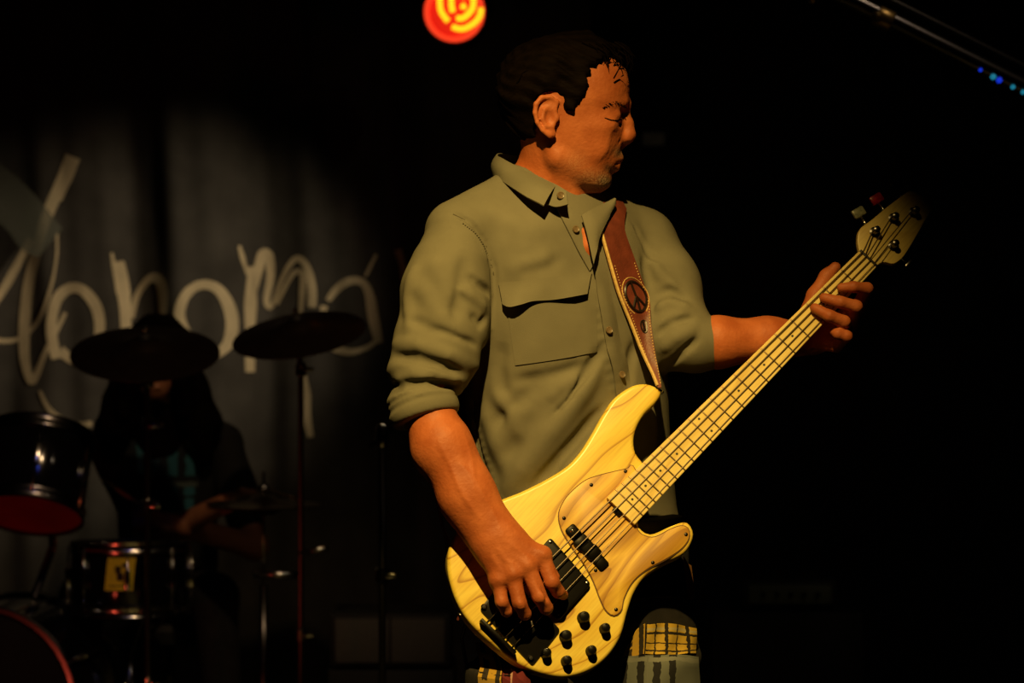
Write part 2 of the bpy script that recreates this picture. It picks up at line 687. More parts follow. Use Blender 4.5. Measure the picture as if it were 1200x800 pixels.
    def mesh(self, lo, hi, h, nb=16):
        lo = np.asarray(lo, float)
        hi = np.asarray(hi, float)
        N = np.ceil((hi - lo) / h).astype(int) + 1
        nblk = np.ceil(N / nb).astype(int)
        S = nblk * nb + 2
        br = nb * h * 0.5 * math.sqrt(3) + h
        ax = np.arange(nb + 1)
        G = np.stack(np.meshgrid(ax, ax, ax, indexing='ij'), -1).reshape(-1, 3)
        Vid, Vpos, Fq = [], [], []
        cc = np.array([(i, j, k) for i in range(nblk[0]) for j in range(nblk[1]) for k in range(nblk[2])])
        cen = lo + (cc * nb + nb / 2) * h
        # coarse reject with bounding spheres of the union ops
        near = np.zeros(len(cc), bool)
        for op, fn, oc, R, k in self.ops:
            if op == 'u':
                near |= np.linalg.norm(cen - oc, axis=1) - R < br + 0.01
        cc = cc[near]
        cen = cen[near]
        dc = self.ev(cen, disp=False)
        keep = np.abs(dc) < br * 1.35 + 0.012
        cc = cc[keep]
        cen = cen[keep]
        corner = [(0, 0, 0), (1, 0, 0), (0, 1, 0), (1, 1, 0), (0, 0, 1), (1, 0, 1), (0, 1, 1), (1, 1, 1)]
        edges = [(0, 1), (2, 3), (4, 5), (6, 7), (0, 2), (1, 3), (4, 6), (5, 7), (0, 4), (1, 5), (2, 6), (3, 7)]
        for b, c in zip(cc, cen):
            base = b * nb
            pts = lo + (base + G) * h
            d = self.ev(pts, c, br).reshape(nb + 1, nb + 1, nb + 1)
            ins = d < 0
            if ins.all() or not ins.any():
                continue
            cv = [d[a[0]:nb + a[0], a[1]:nb + a[1], a[2]:nb + a[2]] for a in corner]
            cnt = sum((v < 0).astype(np.int8) for v in cv)
            act = (cnt > 0) & (cnt < 8)
            idx = np.argwhere(act)
            if len(idx):
                vals = np.stack([v[act] for v in cv], 1)
                acc = np.zeros((len(idx), 3))
                num = np.zeros(len(idx))
                for a, e in edges:
                    va, ve = vals[:, a], vals[:, e]
                    m = (va < 0) != (ve < 0)
                    t = np.where(m, va / np.where(m, va - ve, 1), 0)
                    pos = np.asarray(corner[a]) + t[:, None] * (np.asarray(corner[e]) - np.asarray(corner[a]))
                    acc += np.where(m[:, None], pos, 0)
                    num += m
                loc = acc / num[:, None]
                gi = idx + base
                Vid.append((gi[:, 0] * S[1] + gi[:, 1]) * S[2] + gi[:, 2])
                Vpos.append(lo + (gi + loc) * h)
            for axn in range(3):
                o = [0, 0, 0]
                o[axn] = 1
                A = d[:nb, :nb, :nb]
                B = d[o[0]:nb + o[0], o[1]:nb + o[1], o[2]:nb + o[2]]
                ch = (A < 0) != (B < 0)
                e = np.argwhere(ch)
                if not len(e):
                    continue
                flip = (A[ch] < 0)
                g = e + base
                u, w = (axn + 1) % 3, (axn + 2) % 3
                q = []
                for du, dw in ((0, 0), (-1, 0), (-1, -1), (0, -1)):
                    h2 = g.copy()
                    h2[:, u] += du
                    h2[:, w] += dw
                    q.append((h2[:, 0] * S[1] + h2[:, 1]) * S[2] + h2[:, 2])
                q = np.stack(q, 1)
                q[~flip] = q[~flip][:, ::-1]
                Fq.append(q)
        Vid = np.concatenate(Vid)
        Vpos = np.concatenate(Vpos)
        Fq = np.concatenate(Fq)
        order = np.argsort(Vid)
        Vid = Vid[order]
        Vpos = Vpos[order]
        ii = np.clip(np.searchsorted(Vid, Fq), 0, len(Vid) - 1)
        ok = (Vid[ii] == Fq).all(1)
        return Vpos, ii[ok]


def spline_cols(T):
    T = np.asarray(T, float)
    m = len(T)
    out = []
    for i in range(m - 1):
        p0, p1, p2, p3 = T[max(i - 1, 0)], T[i], T[i + 1], T[min(i + 2, m - 1)]
        for t in np.linspace(0, 1, 8, endpoint=False):
            c = 0.5 * ((2 * p1) + (-p0 + p2) * t + (2 * p0 - 5 * p1 + 4 * p2 - p3) * t * t + (-p0 + 3 * p1 - 3 * p2 + p3) * t ** 3)
            c[0] = p1[0] + (p2[0] - p1[0]) * t
            out.append(c)
    out.append(T[-1])
    return np.array(out)


def mesh_obj(name, V, F, material, root, sub=None):
    off = np.array(root.location[:]) if root is not None else np.zeros(3)
    me = bpy.data.meshes.new(name)
    me.vertices.add(len(V))
    me.vertices.foreach_set('co', (V - off).astype(np.float32).ravel())
    me.loops.add(F.size)
    me.loops.foreach_set('vertex_index', F.astype(np.int32).ravel())
    me.polygons.add(len(F))
    me.polygons.foreach_set('loop_start', np.arange(0, F.size, F.shape[1], dtype=np.int32))
    me.update(calc_edges=True)
    me.validate()
    return link(name, me, material, sub if sub is not None else root)


def relax(V, F, it=1, w=0.5):
    """Laplacian smoothing of a quad mesh"""
    e = np.concatenate([F[:, [0, 1]], F[:, [1, 2]], F[:, [2, 3]], F[:, [3, 0]]])
    e = np.concatenate([e, e[:, ::-1]])
    for _ in range(it):
        s = np.zeros_like(V)
        n = np.zeros(len(V))
        for k in range(3):
            s[:, k] = np.bincount(e[:, 0], V[e[:, 1], k], len(V))
        n = np.bincount(e[:, 0], minlength=len(V)).astype(float)
        a = s / np.maximum(n, 1)[:, None]
        V = np.where(n[:, None] > 0, V * (1 - w) + a * w, V)
    return V


def coons(top, bot, n, m):
    """grid of n x m pixels between two polylines (top and bottom), resampled"""
    a = spline(top, n) if len(top) > 2 else np.stack([np.interp(np.linspace(0, 1, n), [0, 1], np.asarray(top, float)[:, k]) for k in range(np.asarray(top).shape[1])], 1)
    b = spline(bot, n) if len(bot) > 2 else np.stack([np.interp(np.linspace(0, 1, n), [0, 1], np.asarray(bot, float)[:, k]) for k in range(np.asarray(bot).shape[1])], 1)
    t = np.linspace(0, 1, m)[None, :, None]
    return a[:, None, :] * (1 - t) + b[:, None, :] * t     # n,m,2|3


def thick_grid(name, G, Nrm, th, material, root, sub=None, uv=True):
    """sheet with thickness from a grid of points G (n,m,3) and normals"""
    n, m = G.shape[:2]
    off = np.array(root.location[:]) if root is not None else np.zeros(3)
    top = (G + Nrm * th - off).reshape(-1, 3)
    bot = (G - off).reshape(-1, 3)
    V = np.concatenate([top, bot])
    faces = []
    uvs = []
    K = n * m
    I = lambda i, j: i * m + j
    for i in range(n - 1):
        for j in range(m - 1):
            faces.append((I(i, j), I(i + 1, j), I(i + 1, j + 1), I(i, j + 1)))
            faces.append((K + I(i, j), K + I(i, j + 1), K + I(i + 1, j + 1), K + I(i + 1, j)))
    rim = [(i, 0) for i in range(n)] + [(n - 1, j) for j in range(1, m)] + [(i, m - 1) for i in range(n - 2, -1, -1)] + [(0, j) for j in range(m - 2, 0, -1)]
    for q in range(len(rim)):
        a = I(*rim[q])
        b = I(*rim[(q + 1) % len(rim)])
        faces.append((a, a + K, b + K, b))
    me = bpy.data.meshes.new(name)
    me.from_pydata([tuple(v) for v in V], [], faces)
    if uv:
        lay = me.uv_layers.new(name='UVMap')
        for lp in me.loops:
            q = lp.vertex_index % K
            lay.data[lp.index].uv = ((q // m) / (n - 1), (q % m) / (m - 1))
    bm = bmesh.new()
    bm.from_mesh(me)
    bmesh.ops.recalc_face_normals(bm, faces=bm.faces)
    for e in bm.edges:
        if len(e.link_faces) == 2 and e.calc_face_angle(0) > math.radians(50):
            e.smooth = False
    bm.to_mesh(me)
    bm.free()
    return link(name, me, material, sub if sub is not None else root)


def cloth_sheet(name, sdf, top, bot, n, m, lift, th, material, root, sub=None, liftfn=None, **kw):
    """sheet that lies on a modelled body: pixel outline projected onto the surface"""
    px = coons(top, bot, n, m)
    H = sdf.hits(px.reshape(-1, 2), **kw)
    Nn = sdf.grad(H, e=0.006)
    lf = np.full((n, m), lift)
    if liftfn is not None:
        uu, vv = np.meshgrid(np.linspace(0, 1, n), np.linspace(0, 1, m), indexing='ij')
        lf = lf + liftfn(uu, vv)
    G = H.reshape(n, m, 3) + Nn.reshape(n, m, 3) * lf[..., None]
    return thick_grid(name, G, Nn.reshape(n, m, 3), th, material, root, sub)


# ------------------------------------------------------------------ the room
def slab(name, c, s, m):
    o = MB().box(c, s).build(name, m, None, smooth=False)
    return struct(o)


slab('floor', (0, 3.6, -0.05), (9.2, 12.4, 0.1), M['black_floor'])
slab('ceiling', (0, 3.6, 3.65), (9.2, 12.4, 0.1), M['black_wall'])
slab('wall_back', (0, 9.5, 1.8), (9.2, 0.1, 3.6), M['black_wall'])
slab('wall_left', (-4.5, 3.6, 1.8), (0.1, 12.2, 3.6), M['black_wall'])
slab('wall_right', (4.5, 3.6, 1.8), (0.1, 12.2, 3.6), M['black_wall'])
slab('wall_front', (0, -2.5, 1.8), (9.2, 0.1, 3.6), M['black_wall'])

# ------------------------------------------------------------------ painted backdrop curtain
CY = 8.6


def curtain_y(x, z):
    x = np.asarray(x, float)
    z = np.asarray(z, float)
    s = 0.040 * np.sin(7.3 * x + 0.5 + 0.35 * np.sin(1.7 * z)) + 0.040 * np.sin(14.1 * x + 2.1 + 0.5 * np.sin(2.3 * z + 1))
    s += 0.018 * np.sin(27.0 * x + 0.4 + 0.8 * np.sin(3.1 * z)) + 0.005 * np.sin(53 * x + 2.9 * z)
    return CY + s * (0.85 + 0.15 * np.sin(1.3 * z + 0.7 * x))


backdrop = thing('backdrop_curtain', 'charcoal fabric backdrop with cream hand-painted lettering behind the drums', 'curtain', (-1.3, CY, 0.02))
xs = np.linspace(-2.75, 0.28, 240)
zs = np.linspace(0.02, 2.85, 46)
X, Z = np.meshgrid(xs, zs, indexing='ij')
G = np.stack([X, curtain_y(X, Z), Z], -1)
NN = np.zeros_like(G)
NN[..., 1] = 1
thick_grid('curtain_cloth', G, NN, 0.004, M['curtain'], backdrop)
mb = MB().tube([(-2.85, CY, 2.87), (0.38, CY, 2.87)], 0.02, 10)
part(mb, 'curtain_rail', M['black_metal'], backdrop)


def stroke(pts, w, name='letter_stroke'):
    """brush stroke in cream paint on the curtain; pixels and brush width in pixels"""
    p = spline(pts, max(10, int(len(pts) * 9)))
    n = len(p)
    ww = np.interp(np.linspace(0, 1, n), np.linspace(0, 1, len(np.atleast_1d(w))), np.atleast_1d(w)) if np.ndim(w) else np.full(n, w)
    ww = ww * (1 + 0.12 * np.sin(np.linspace(0, 9, n) + pts[0][0]))
    t = np.gradient(p, axis=0)
    t /= np.linalg.norm(t, axis=1)[:, None] + 1e-9
    nrm = np.stack([-t[:, 1], t[:, 0]], 1)
    rows = []
    for s in (-0.5, -0.17, 0.17, 0.5):
        q = p + nrm * (ww * s)[:, None]
        x = (q[:, 0] - 600) / FPX * CY
        z = CAM_Z - (q[:, 1] - 400) / FPX * CY
        rows.append(np.stack([x, curtain_y(x, z) - 0.004, z], 1))
    G = np.stack(rows, 1)
    NN = np.zeros_like(G)
    NN[..., 1] = -1
    return thick_grid(name, G, NN, 0.003, M['paint'], backdrop)


stroke([(84, 183), (72, 212), (58, 245), (44, 285), (32, 325), (26, 370), (26, 418), (34, 446), (41, 440), (52, 415), (64, 392), (76, 366)], [15, 14, 15, 14, 13, 12, 9, 6, 5])
stroke([(92, 186), (80, 212), (70, 235)], [4, 5, 3])
stroke([(34, 280), (22, 300), (8, 326), (-14, 366)], [11, 10, 8, 8])
stroke([(66, 272), (66, 300), (60, 335), (48, 368), (30, 390), (10, 399), (-16, 398)], [3, 3, 4, 5, 7])
stroke([(46, 458), (56, 477), (72, 492), (90, 498), (108, 496)], [3, 6, 7, 7])
stroke([(66, 420), (60, 385), (66, 352), (80, 338), (97, 340), (112, 358), (117, 382), (112, 408), (98, 422), (82, 420), (70, 410)], [12, 14, 13, 11, 12, 12, 13, 12])
stroke([(131, 296), (134, 318), (138, 345)], [3, 4, 3])
stroke([(139, 306), (143, 335), (146, 375), (146, 415), (144, 452)], [9, 14, 13, 11, 9])
stroke([(152, 372), (158, 348), (168, 332), (180, 325), (190, 332), (193, 352), (192, 372)], [6, 7, 10, 12, 11, 9])
stroke([(222, 392), (214, 368), (222, 345), (238, 334), (256, 338), (268, 356), (273, 382), (266, 406), (248, 416), (232, 405)], [10, 13, 12, 12, 13, 13, 11, 9])
stroke([(281, 288), (285, 304), (290, 322)], [4, 5, 3])
stroke([(294, 312), (293, 350), (292, 395), (292, 436)], [8, 12, 12, 9])
stroke([(294, 352), (300, 320), (306, 297), (313, 300), (315, 322), (310, 352), (316, 358), (328, 328), (340, 308), (350, 303), (360, 314), (366, 338), (366, 360)], [6, 10, 11, 9, 7, 5, 7, 9, 10, 9])
stroke([(322, 356), (336, 330), (346, 318), (354, 322), (354, 345), (352, 366)], [4, 6, 7, 7, 6])
stroke([(441, 298), (434, 312), (428, 324)], [3, 4, 3])
stroke([(384, 352), (395, 338), (410, 329), (425, 331), (433, 346), (437, 370), (444, 402)], [6, 9, 10, 12, 11, 10])
stroke([(380, 358), (378, 382), (388, 404), (408, 412), (428, 408), (440, 400)], [8, 8, 9, 7, 6])
stroke([(466, 292), (472, 312), (474, 332)], [8, 9, 6])
stroke([(357, 438), (358, 462), (360, 488), (364, 512)], [5, 12, 11, 6])

# a pale see-through strip taped across the lettering
k = NT('thin_gauze')
k.b.inputs['Base Color'].default_value = (0.17, 0.18, 0.14, 1)
k.b.inputs['Alpha'].default_value = 0.42
k.b.inputs['Roughness'].default_value = 0.8
gz = k.n('ShaderNodeTexNoise')
gz.inputs['Scale'].default_value = 12
gr = k.n('ShaderNodeMapRange')
gr.inputs['To Min'].default_value = 0.30
gr.inputs['To Max'].default_value = 0.62
k.l(gz, 'Fac', gr, 'Value')
k.l(gr, 'Result', k.b, 'Alpha')
top = [(-60, 150), (0, 192), (40, 226), (74, 268)]
bot = [(-60, 235), (0, 262), (24, 290), (46, 302)]
px = coons(top, bot, 14, 8)
x = (px[..., 0] - 600) / FPX * (CY - 0.09)
z = CAM_Z - (px[..., 1] - 400) / FPX * (CY - 0.09)
G = np.stack([x, CY - 0.105 + 0.01 * np.sin(20 * x), z], -1)
NN = np.zeros_like(G)
NN[..., 1] = 1
o = thick_grid('gauze_strip', G, NN, 0.002, k.m, None)
tag(o, 'pale grey see-through gauze strip hanging in front of the painted backdrop', 'gauze')

# ------------------------------------------------------------------ the bass guitar (local frame: x to the nut, y to the upper horn, z out of the face)
B0 = P(610, 719, 3.935)
N0 = P(1015.5, 305, 4.185)
bu = N0 - B0
SCALE_LEN = float(np.linalg.norm(bu))
bu /= SCALE_LEN
bc = np.array([0.0, -1.0, 0.16])
bn = bc - (bc @ bu) * bu
bn /= np.linalg.norm(bn)
bv = np.cross(bn, bu)
mw = Matrix(((bu[0], bv[0], bn[0], B0[0]), (bu[1], bv[1], bn[1], B0[1]), (bu[2], bv[2], bn[2], B0[2]), (0, 0, 0, 1)))
bass = empty('bass_guitar', (0, 0, 0), mw)
tag(bass, 'natural ash four-string bass guitar with wooden pickguard held by the man in olive shirt', 'bass guitar')
CAMP = np.array([0, 0, CAM_Z])


def bassP(px, py, h=0.0):
    """pixel -> bass local (x, y) on the plane z=h of the instrument"""
    d = np.array([(px - 600) / FPX, 1.0, -(py - 400) / FPX])
    o = B0 + bn * h
    t = ((o - CAMP) @ bn) / (d @ bn)
    q = CAMP + d * t - B0
    return np.array([q @ bu, q @ bv])


def bassW(px, py, h=0.0):
    a = bassP(px, py, h)
    return B0 + bu * a[0] + bv * a[1] + bn * h


def bl(pts, h=0.0):
    return np.array([bassP(x, y, h) for x, y in pts])


body_px = [(738, 453), (752, 449), (765, 451), (775, 459), (769, 471), (756, 484), (747, 499), (743, 514), (745, 530), (753, 541), (763, 560), (757, 590), (748, 611), (753, 621), (765, 625),
           (788, 615), (804, 611), (812, 620), (812, 632), (802, 648), (779, 660), (757, 675), (744, 693), (736, 715), (727, 746), (711, 770), (689, 786), (662, 793),
           (635, 789), (608, 778), (581, 758), (551, 730), (534, 702), (525, 670), (526, 643), (536, 622), (558, 602), (585, 586), (612, 575), (640, 561), (664, 546),
           (680, 529), (694, 507), (707, 484), (720, 466)]
out = spline(bl(body_px), 200, closed=True)
MB().poly(out, -0.043, 0.0, 0.007, 5).build('body', M['wood_body'], bass)
guard_px = [(742, 546), (735, 549), (718, 553), (702, 557), (686, 563), (671, 575), (661, 587), (655, 602), (658, 620), (671, 642), (684, 660), (695, 680), (704, 703), (711, 716), (720, 721), (728, 715),
            (731, 701), (741, 682), (758, 667), (780, 655), (798, 643), (807, 631), (807, 620), (799, 616), (786, 620), (768, 629), (756, 628), (748, 622), (742, 606), (752, 580)]
gout = spline(bl(guard_px, 0.002), 130, closed=True)
MB().poly(gout, -0.001, 0.0034, 0.0012, 2).build('pickguard', M['wood_guard'], bass)
c0 = gout.mean(0)
gb = []
t = np.roll(gout, -1, 0) - np.roll(gout, 1, 0)
t /= np.linalg.norm(t, axis=1)[:, None]
area = 0.5 * np.sum(gout[:, 0] * np.roll(gout[:, 1], -1) - np.roll(gout[:, 0], -1) * gout[:, 1])
sg = -1 if area > 0 else 1
gb = gout + np.stack([-t[:, 1], t[:, 0]], 1) * 0.0014 * sg
MB().poly(gb, -0.001, 0.0016).build('pickguard_edge', M['guard_edge'], bass)


def screw(px, py, h, r=0.0032, name='screw'):
    a = bassP(px, py, h)
    m = MB().lathe([(r, -0.002), (r, 0.0004), (r * 0.7, 0.0012), (0.0004, 0.0014)], (a[0], a[1], h), (0, 0, 1), 12)
    s = m.build(name, M['dark_chrome'], bass)
    MB().box((a[0], a[1], h + 0.0014), (r * 1.3, 0.0006, 0.0004)).box((a[0], a[1], h + 0.0014), (0.0006, r * 1.3, 0.0004)).build('screw_slot', M['dot'], s)


for q in ((661, 607), (693, 568), (733, 552), (698, 668), (722, 714), (765, 659), (804, 626)):
    screw(q[0], q[1], 0.0034)

# neck, fretboard, frets
U_END = SCALE_LEN * 0.288
U_NUT = SCALE_LEN
W_END, W_NUT = 0.0315, 0.0200
H_BOARD = 0.0125


def half_w(u):
    return W_END + (W_NUT - W_END) * (u - U_END) / (U_NUT - U_END)


def board_h(u):
    return H_BOARD - 0.0055 * (u - U_END) / (U_NUT - U_END)


nv, nf = [], []
us = np.linspace(U_END - 0.012, U_NUT + 0.004, 40)
SEG = 14
for u in us:
    w = half_w(u) - 0.0002
    top = board_h(u) - 0.005
    dep = np.interp(u, [U_END, U_END + 0.10, U_END + 0.16, U_NUT], [0.028, 0.028, 0.0205, 0.018])
    for j in range(SEG + 1):
        a = math.pi * j / SEG
        nv.append((u, w * math.cos(a), top - dep * math.sin(a) ** 0.75))
for i in range(len(us) - 1):
    for j in range(SEG):
        a = i * (SEG + 1) + j
        nf.append((a, a + 1, a + SEG + 2, a + SEG + 1))
    nf.append((i * (SEG + 1) + SEG, i * (SEG + 1), (i + 1) * (SEG + 1), (i + 1) * (SEG + 1) + SEG))
nf.append(tuple(range(SEG + 1)))
nf.append(tuple(range((len(us) - 1) * (SEG + 1), len(us) * (SEG + 1))))
MB().add(nv, nf).build('neck', M['maple'], bass)
bvv, bff = [], []
for u in (U_END - 0.012, U_END, (U_END + U_NUT) / 2, U_NUT):
    w = half_w(u)
    h = board_h(u)
    for y, z in ((-w, h - 0.0055), (-w, h - 0.0006), (-w + 0.0008, h), (w - 0.0008, h), (w, h - 0.0006), (w, h - 0.0055)):
        bvv.append((u, y, z))
for i in range(3):
    for j in range(6):
        a = i * 6 + j
        b = i * 6 + (j + 1) % 6
        bff.append((a, b, b + 6, a + 6))
bff += [tuple(range(6)), tuple(range(18, 24))]
board = MB().add(bvv, bff).build('fretboard', M['maple'], bass)


def fret_u(n):
    return SCALE_LEN * 2 ** (-n / 12.0)


for n in range(1, 22):
    u = fret_u(n)
    w = half_w(u)
    h = board_h(u)
    MB().box((u, 0, h + 0.0002), (0.0024, 2 * w, 0.0020), bev=0.0006).build('fret', M['fret'], board)
dots = {3: [0], 5: [0], 7: [0], 9: [0], 12: [-1, 1], 15: [0], 17: [0], 19: [0], 21: [0]}
for n, ys in dots.items():
    u = 0.5 * (fret_u(n) + fret_u(n - 1))
    for s in ys:
        y = s * half_w(u) * 0.52
        MB().lathe([(0.0021, -0.002), (0.0021, 0.0002), (0.0005, 0.00025)], (u, y, board_h(u)), (0, 0, 1), 12).build('dot_inlay', M['dot'], board)
for n in range(1, 22):      # side markers on the upper edge of the board
    u = fret_u(n)
    w = half_w(u)
    MB().box((u, w - 0.0004, board_h(u) - 0.0022), (0.0022, 0.0016, 0.0040)).build('side_marker', M['nut'], board)
MB().box((U_NUT + 0.002, 0, board_h(U_NUT) - 0.0005), (0.004, 2 * W_NUT, 0.007), bev=0.0008).build('nut', M['nut'], bass)
# truss rod slot below the board end
a = bassP(719, 607, 0.006)
MB().box((U_END - 0.015, 0.004, 0.0048), (0.010, 0.016, 0.008), bev=0.002).build('truss_rod_wheel', M['black_plastic'], bass)

# headstock
head_px = [(1007, 294), (1005, 281), (1008, 268), (1022, 257), (1040, 242), (1056, 230), (1067, 223), (1078, 227), (1095, 238), (1090, 248), (1077, 271), (1062, 296), (1054, 305), (1046, 309),
           (1037, 307), (1030, 309), (1024, 315), (1016, 313), (1009, 303)]
H_HEAD = -0.004
hout = spline(bl(head_px, H_HEAD), 80, closed=True)
MB().poly(hout, H_HEAD - 0.014, H_HEAD, 0.002, 2).build('headstock', M['maple'], bass)
posts = [(1025, 272), (1047, 256), (1071, 249), (1047, 288)]
keyp = [(1007, 248), (1028, 232), (1051, 216), (1066, 308)]
for i, (pp, kp) in enumerate(zip(posts, keyp)):
    a = bassP(*pp, H_HEAD)
    b = bassP(*kp, H_HEAD - 0.008)
    t_ = MB().lathe([(0.0095, 0), (0.0095, 0.002), (0.006, 0.003), (0.0055, 0.010), (0.0048, 0.011), (0.0048, 0.016), (0.006, 0.018), (0.003, 0.0195)], (a[0], a[1], H_HEAD), (0, 0, 1), 16).build('tuner_post', M['dark_chrome'], bass)
    d = (b - a)
    L_ = np.linalg.norm(d)
    d /= L_
    MB().tube([(a[0], a[1], H_HEAD - 0.016), (a[0] + d[0] * (L_ - 0.006), a[1] + d[1] * (L_ - 0.006), H_HEAD - 0.013)], 0.003, 8).build('tuner_shaft', M['chrome'], bass)
    R_ = np.array([[d[0], -d[1], 0], [d[1], d[0], 0], [0, 0, 1]])
    km = [M['pearl_key'], M['red_key'], M['black_plastic'], M['dark_chrome']][i]
    ko = MB().box((b[0], b[1], H_HEAD - 0.012), (0.017 if i < 3 else 0.008, 0.024 if i < 3 else 0.02, 0.007), R_, 0.003).build('tuner_key', km, bass)
    if i == 1:
        ko['label'] = 'dark red tuner key'
    if i == 0:
        ko['label'] = 'pale pearly tuner key'

# pickups, bridge, knobs
ax_p = bassP(677, 632, 0.006)


def box_uv(c, su, sv, h0, h1, name, material, rot=0.0, bev=0.003, sub=None):
    R_ = np.array([[math.cos(rot), -math.sin(rot), 0], [math.sin(rot), math.cos(rot), 0], [0, 0, 1]])
    return MB().box((c[0], c[1], (h0 + h1) / 2), (su, sv, h1 - h0), R_, bev).build(name, material, sub if sub is not None else bass)


p_a = bassP(671, 619, 0.010)
p_b = bassP(708, 662, 0.010)
dirp = p_b - p_a
ang = math.atan2(dirp[1], dirp[0])
# split pickup: ear, block, block, ear along the line across the strings
q0 = bassP(672, 622, 0.010)
q1 = bassP(705, 659, 0.010)
ln = np.linalg.norm(q1 - q0)
dd = (q1 - q0) / ln
pn = np.array([-dd[1], dd[0]])
ang = math.atan2(dd[1], dd[0])
pk = box_uv(q0 + dd * ln * 0.5, ln * 0.62, 0.024, 0.002, 0.0105, 'split_pickup', M['black_plastic'], ang, 0.004)
box_uv(q0 + dd * ln * 0.02, 0.024, 0.020, 0.002, 0.0085, 'pickup_ear', M['black_plastic'], ang, 0.004, pk)
box_uv(q0 + dd * ln * 0.98, 0.024, 0.020, 0.002, 0.0085, 'pickup_ear', M['black_plastic'], ang, 0.004, pk)
box_uv(q0 + dd * ln * 0.34 - pn * 0.0022, ln * 0.30, 0.024, 0.002, 0.0108, 'pickup_block', M['black_plastic'], ang, 0.004, pk)
box_uv(q0 + dd * ln * 0.68 + pn * 0.0022, ln * 0.30, 0.024, 0.002, 0.0108, 'pickup_block', M['black_plastic'], ang, 0.004, pk)
box_uv(q0 - dd * 0.002, 0.003, 0.009, 0.0083, 0.0089, 'pickup_logo', M['chrome'], ang, 0.0, pk)
hb_px = [(645, 629), (693, 684), (655, 727), (607, 672)]
hb = bl(hb_px, 0.008)


def rpoly(q, r, n=6):
    q = np.asarray(q, float)
    res = []
    m = len(q)
    for i in range(m):
        p0, p1, p2 = q[i - 1], q[i], q[(i + 1) % m]
        a = p1 + (p0 - p1) / np.linalg.norm(p0 - p1) * r
        b = p1 + (p2 - p1) / np.linalg.norm(p2 - p1) * r
        for t in np.linspace(0, 1, n):
            res.append((1 - t) ** 2 * a + 2 * t * (1 - t) * p1 + t * t * b)
    return np.array(res)


hbo = MB().poly(rpoly(hb, 0.007), -0.001, 0.009, 0.002, 3).build('humbucker_pickup', M['black_plastic'], bass)
for q in ((645, 635), (688, 683), (656, 721), (612, 673)):
    a = bassP(q[0], q[1], 0.009)
    MB().lathe([(0.0028, -0.001), (0.0028, 0.0006), (0.0005, 0.0014)], (a[0], a[1], 0.009), (0, 0, 1), 12).build('pickup_screw', M['dark_chrome'], hbo)
br_px = [(579, 692), (563, 713), (624, 779), (655, 739), (600, 684)]
br = bl([(580, 691), (562, 714), (624, 780), (657, 738), (612, 690)], 0.003)
bro = MB().poly(rpoly(br, 0.006), -0.001, 0.0035, 0.001, 2).build('bridge_plate', M['black_metal'], bass)
sp_n, sp_b = 0.0098, 0.0190
for i in range(4):
    y = (1.5 - i) * sp_b
    MB().box((-0.008, y, 0.0085), (0.030, 0.0165, 0.010), bev=0.0015).build('saddle', M['black_metal'], bro)
    MB().tube([(-0.024, y, 0.009), (-0.052, y, 0.009)], 0.0016, 8).build('intonation_screw', M['dark_chrome'], bro)
ta = bassP(568, 713, 0.006)
for (qx, qy) in ((567, 711), (622, 771)):
    a = bassP(qx, qy, 0.004)
    MB().lathe([(0.005, -0.002), (0.005, 0.002), (0.003, 0.0035), (0.0005, 0.0036)], (a[0], a[1], 0.004), (0, 0, 1), 14).build('bridge_screw', M['chrome'], bro)
MB().box((-0.055, 0, 0.009), (0.006, 0.078, 0.014), bev=0.001).build('bridge_lip', M['black_plastic'], bro)

srad = [0.00135, 0.00115, 0.00095, 0.00075]
tpost = [bassP(*q, H_HEAD) for q in ((1047, 288), (1025, 272), (1047, 256), (1071, 249))]
order = [1, 2, 3, 0]
for i in range(4):
    yb = (1.5 - i) * sp_b
    yn = (1.5 - i) * sp_n
    post = tpost[order[i]]
    hb_ = 0.0155
    hn_ = board_h(U_NUT) + 0.0030
    pts = [(-0.052, yb, 0.008), (-0.022, yb, 0.0150), (0.0, yb, hb_), (U_NUT, yn, hn_), (U_NUT + 0.006, yn, hn_ - 0.0005), (post[0], post[1] + 0.005, H_HEAD + 0.009)]
    MB().tube(pts, srad[i], 8).build('string', M['string'], bass)

for q, r in (((685, 722), 0.0098), ((710, 735), 0.0085), ((664, 744), 0.0098), ((694, 761), 0.0085), ((641, 764), 0.0085), ((665, 773), 0.0085)):
    a = bassP(q[0], q[1], 0.016)
    kn = MB().lathe([(r * 1.05, 0), (r * 1.05, 0.003), (r * 0.92, 0.005), (r * 0.9, 0.016), (r * 0.75, 0.0185), (r * 0.3, 0.0195), (0.0005, 0.0196)], (a[0], a[1], 0.0), (0, 0, 1), 20).build('knob', M['black_plastic'], bass)
    MB().box((a[0] + r * 0.4, a[1] + r * 0.4, 0.0193), (0.0022, 0.0022, 0.0008)).build('knob_mark', M['chrome'], kn)
# strap buttons
a = bassP(771, 462, -0.012)
MB().lathe([(0.004, -0.004), (0.004, 0.006), (0.0085, 0.008), (0.0085, 0.011), (0.0005, 0.0115)], (a[0], a[1], -0.022), (0.94, 0.34, 0), 14).build('strap_button', M['chrome'], bass)
a2 = bassP(545, 716, -0.02)
MB().lathe([(0.004, -0.004), (0.004, 0.006), (0.0085, 0.008), (0.0085, 0.011), (0.0005, 0.0115)], (a2[0], a2[1], -0.022), (-1, 0, 0), 14).build('strap_button', M['chrome'], bass)
bpy.context.view_layer.update()

# ------------------------------------------------------------------ the bassist
TH = math.radians(40)
eR = np.array([-math.cos(TH), -math.sin(TH), 0])      # his right
eF = np.array([math.sin(TH), -math.cos(TH), 0])       # his front
eZ = np.array([0, 0, 1.0])
YT = 4.20
man = thing('person', 'man in olive button shirt and patched black trousers playing the natural wood bass', 'person', (P(690, 0, 4.16)[0], 4.16, 0.0))


def zpy(py, Y=4.15):
    return CAM_Z - (py - 400) / FPX * Y


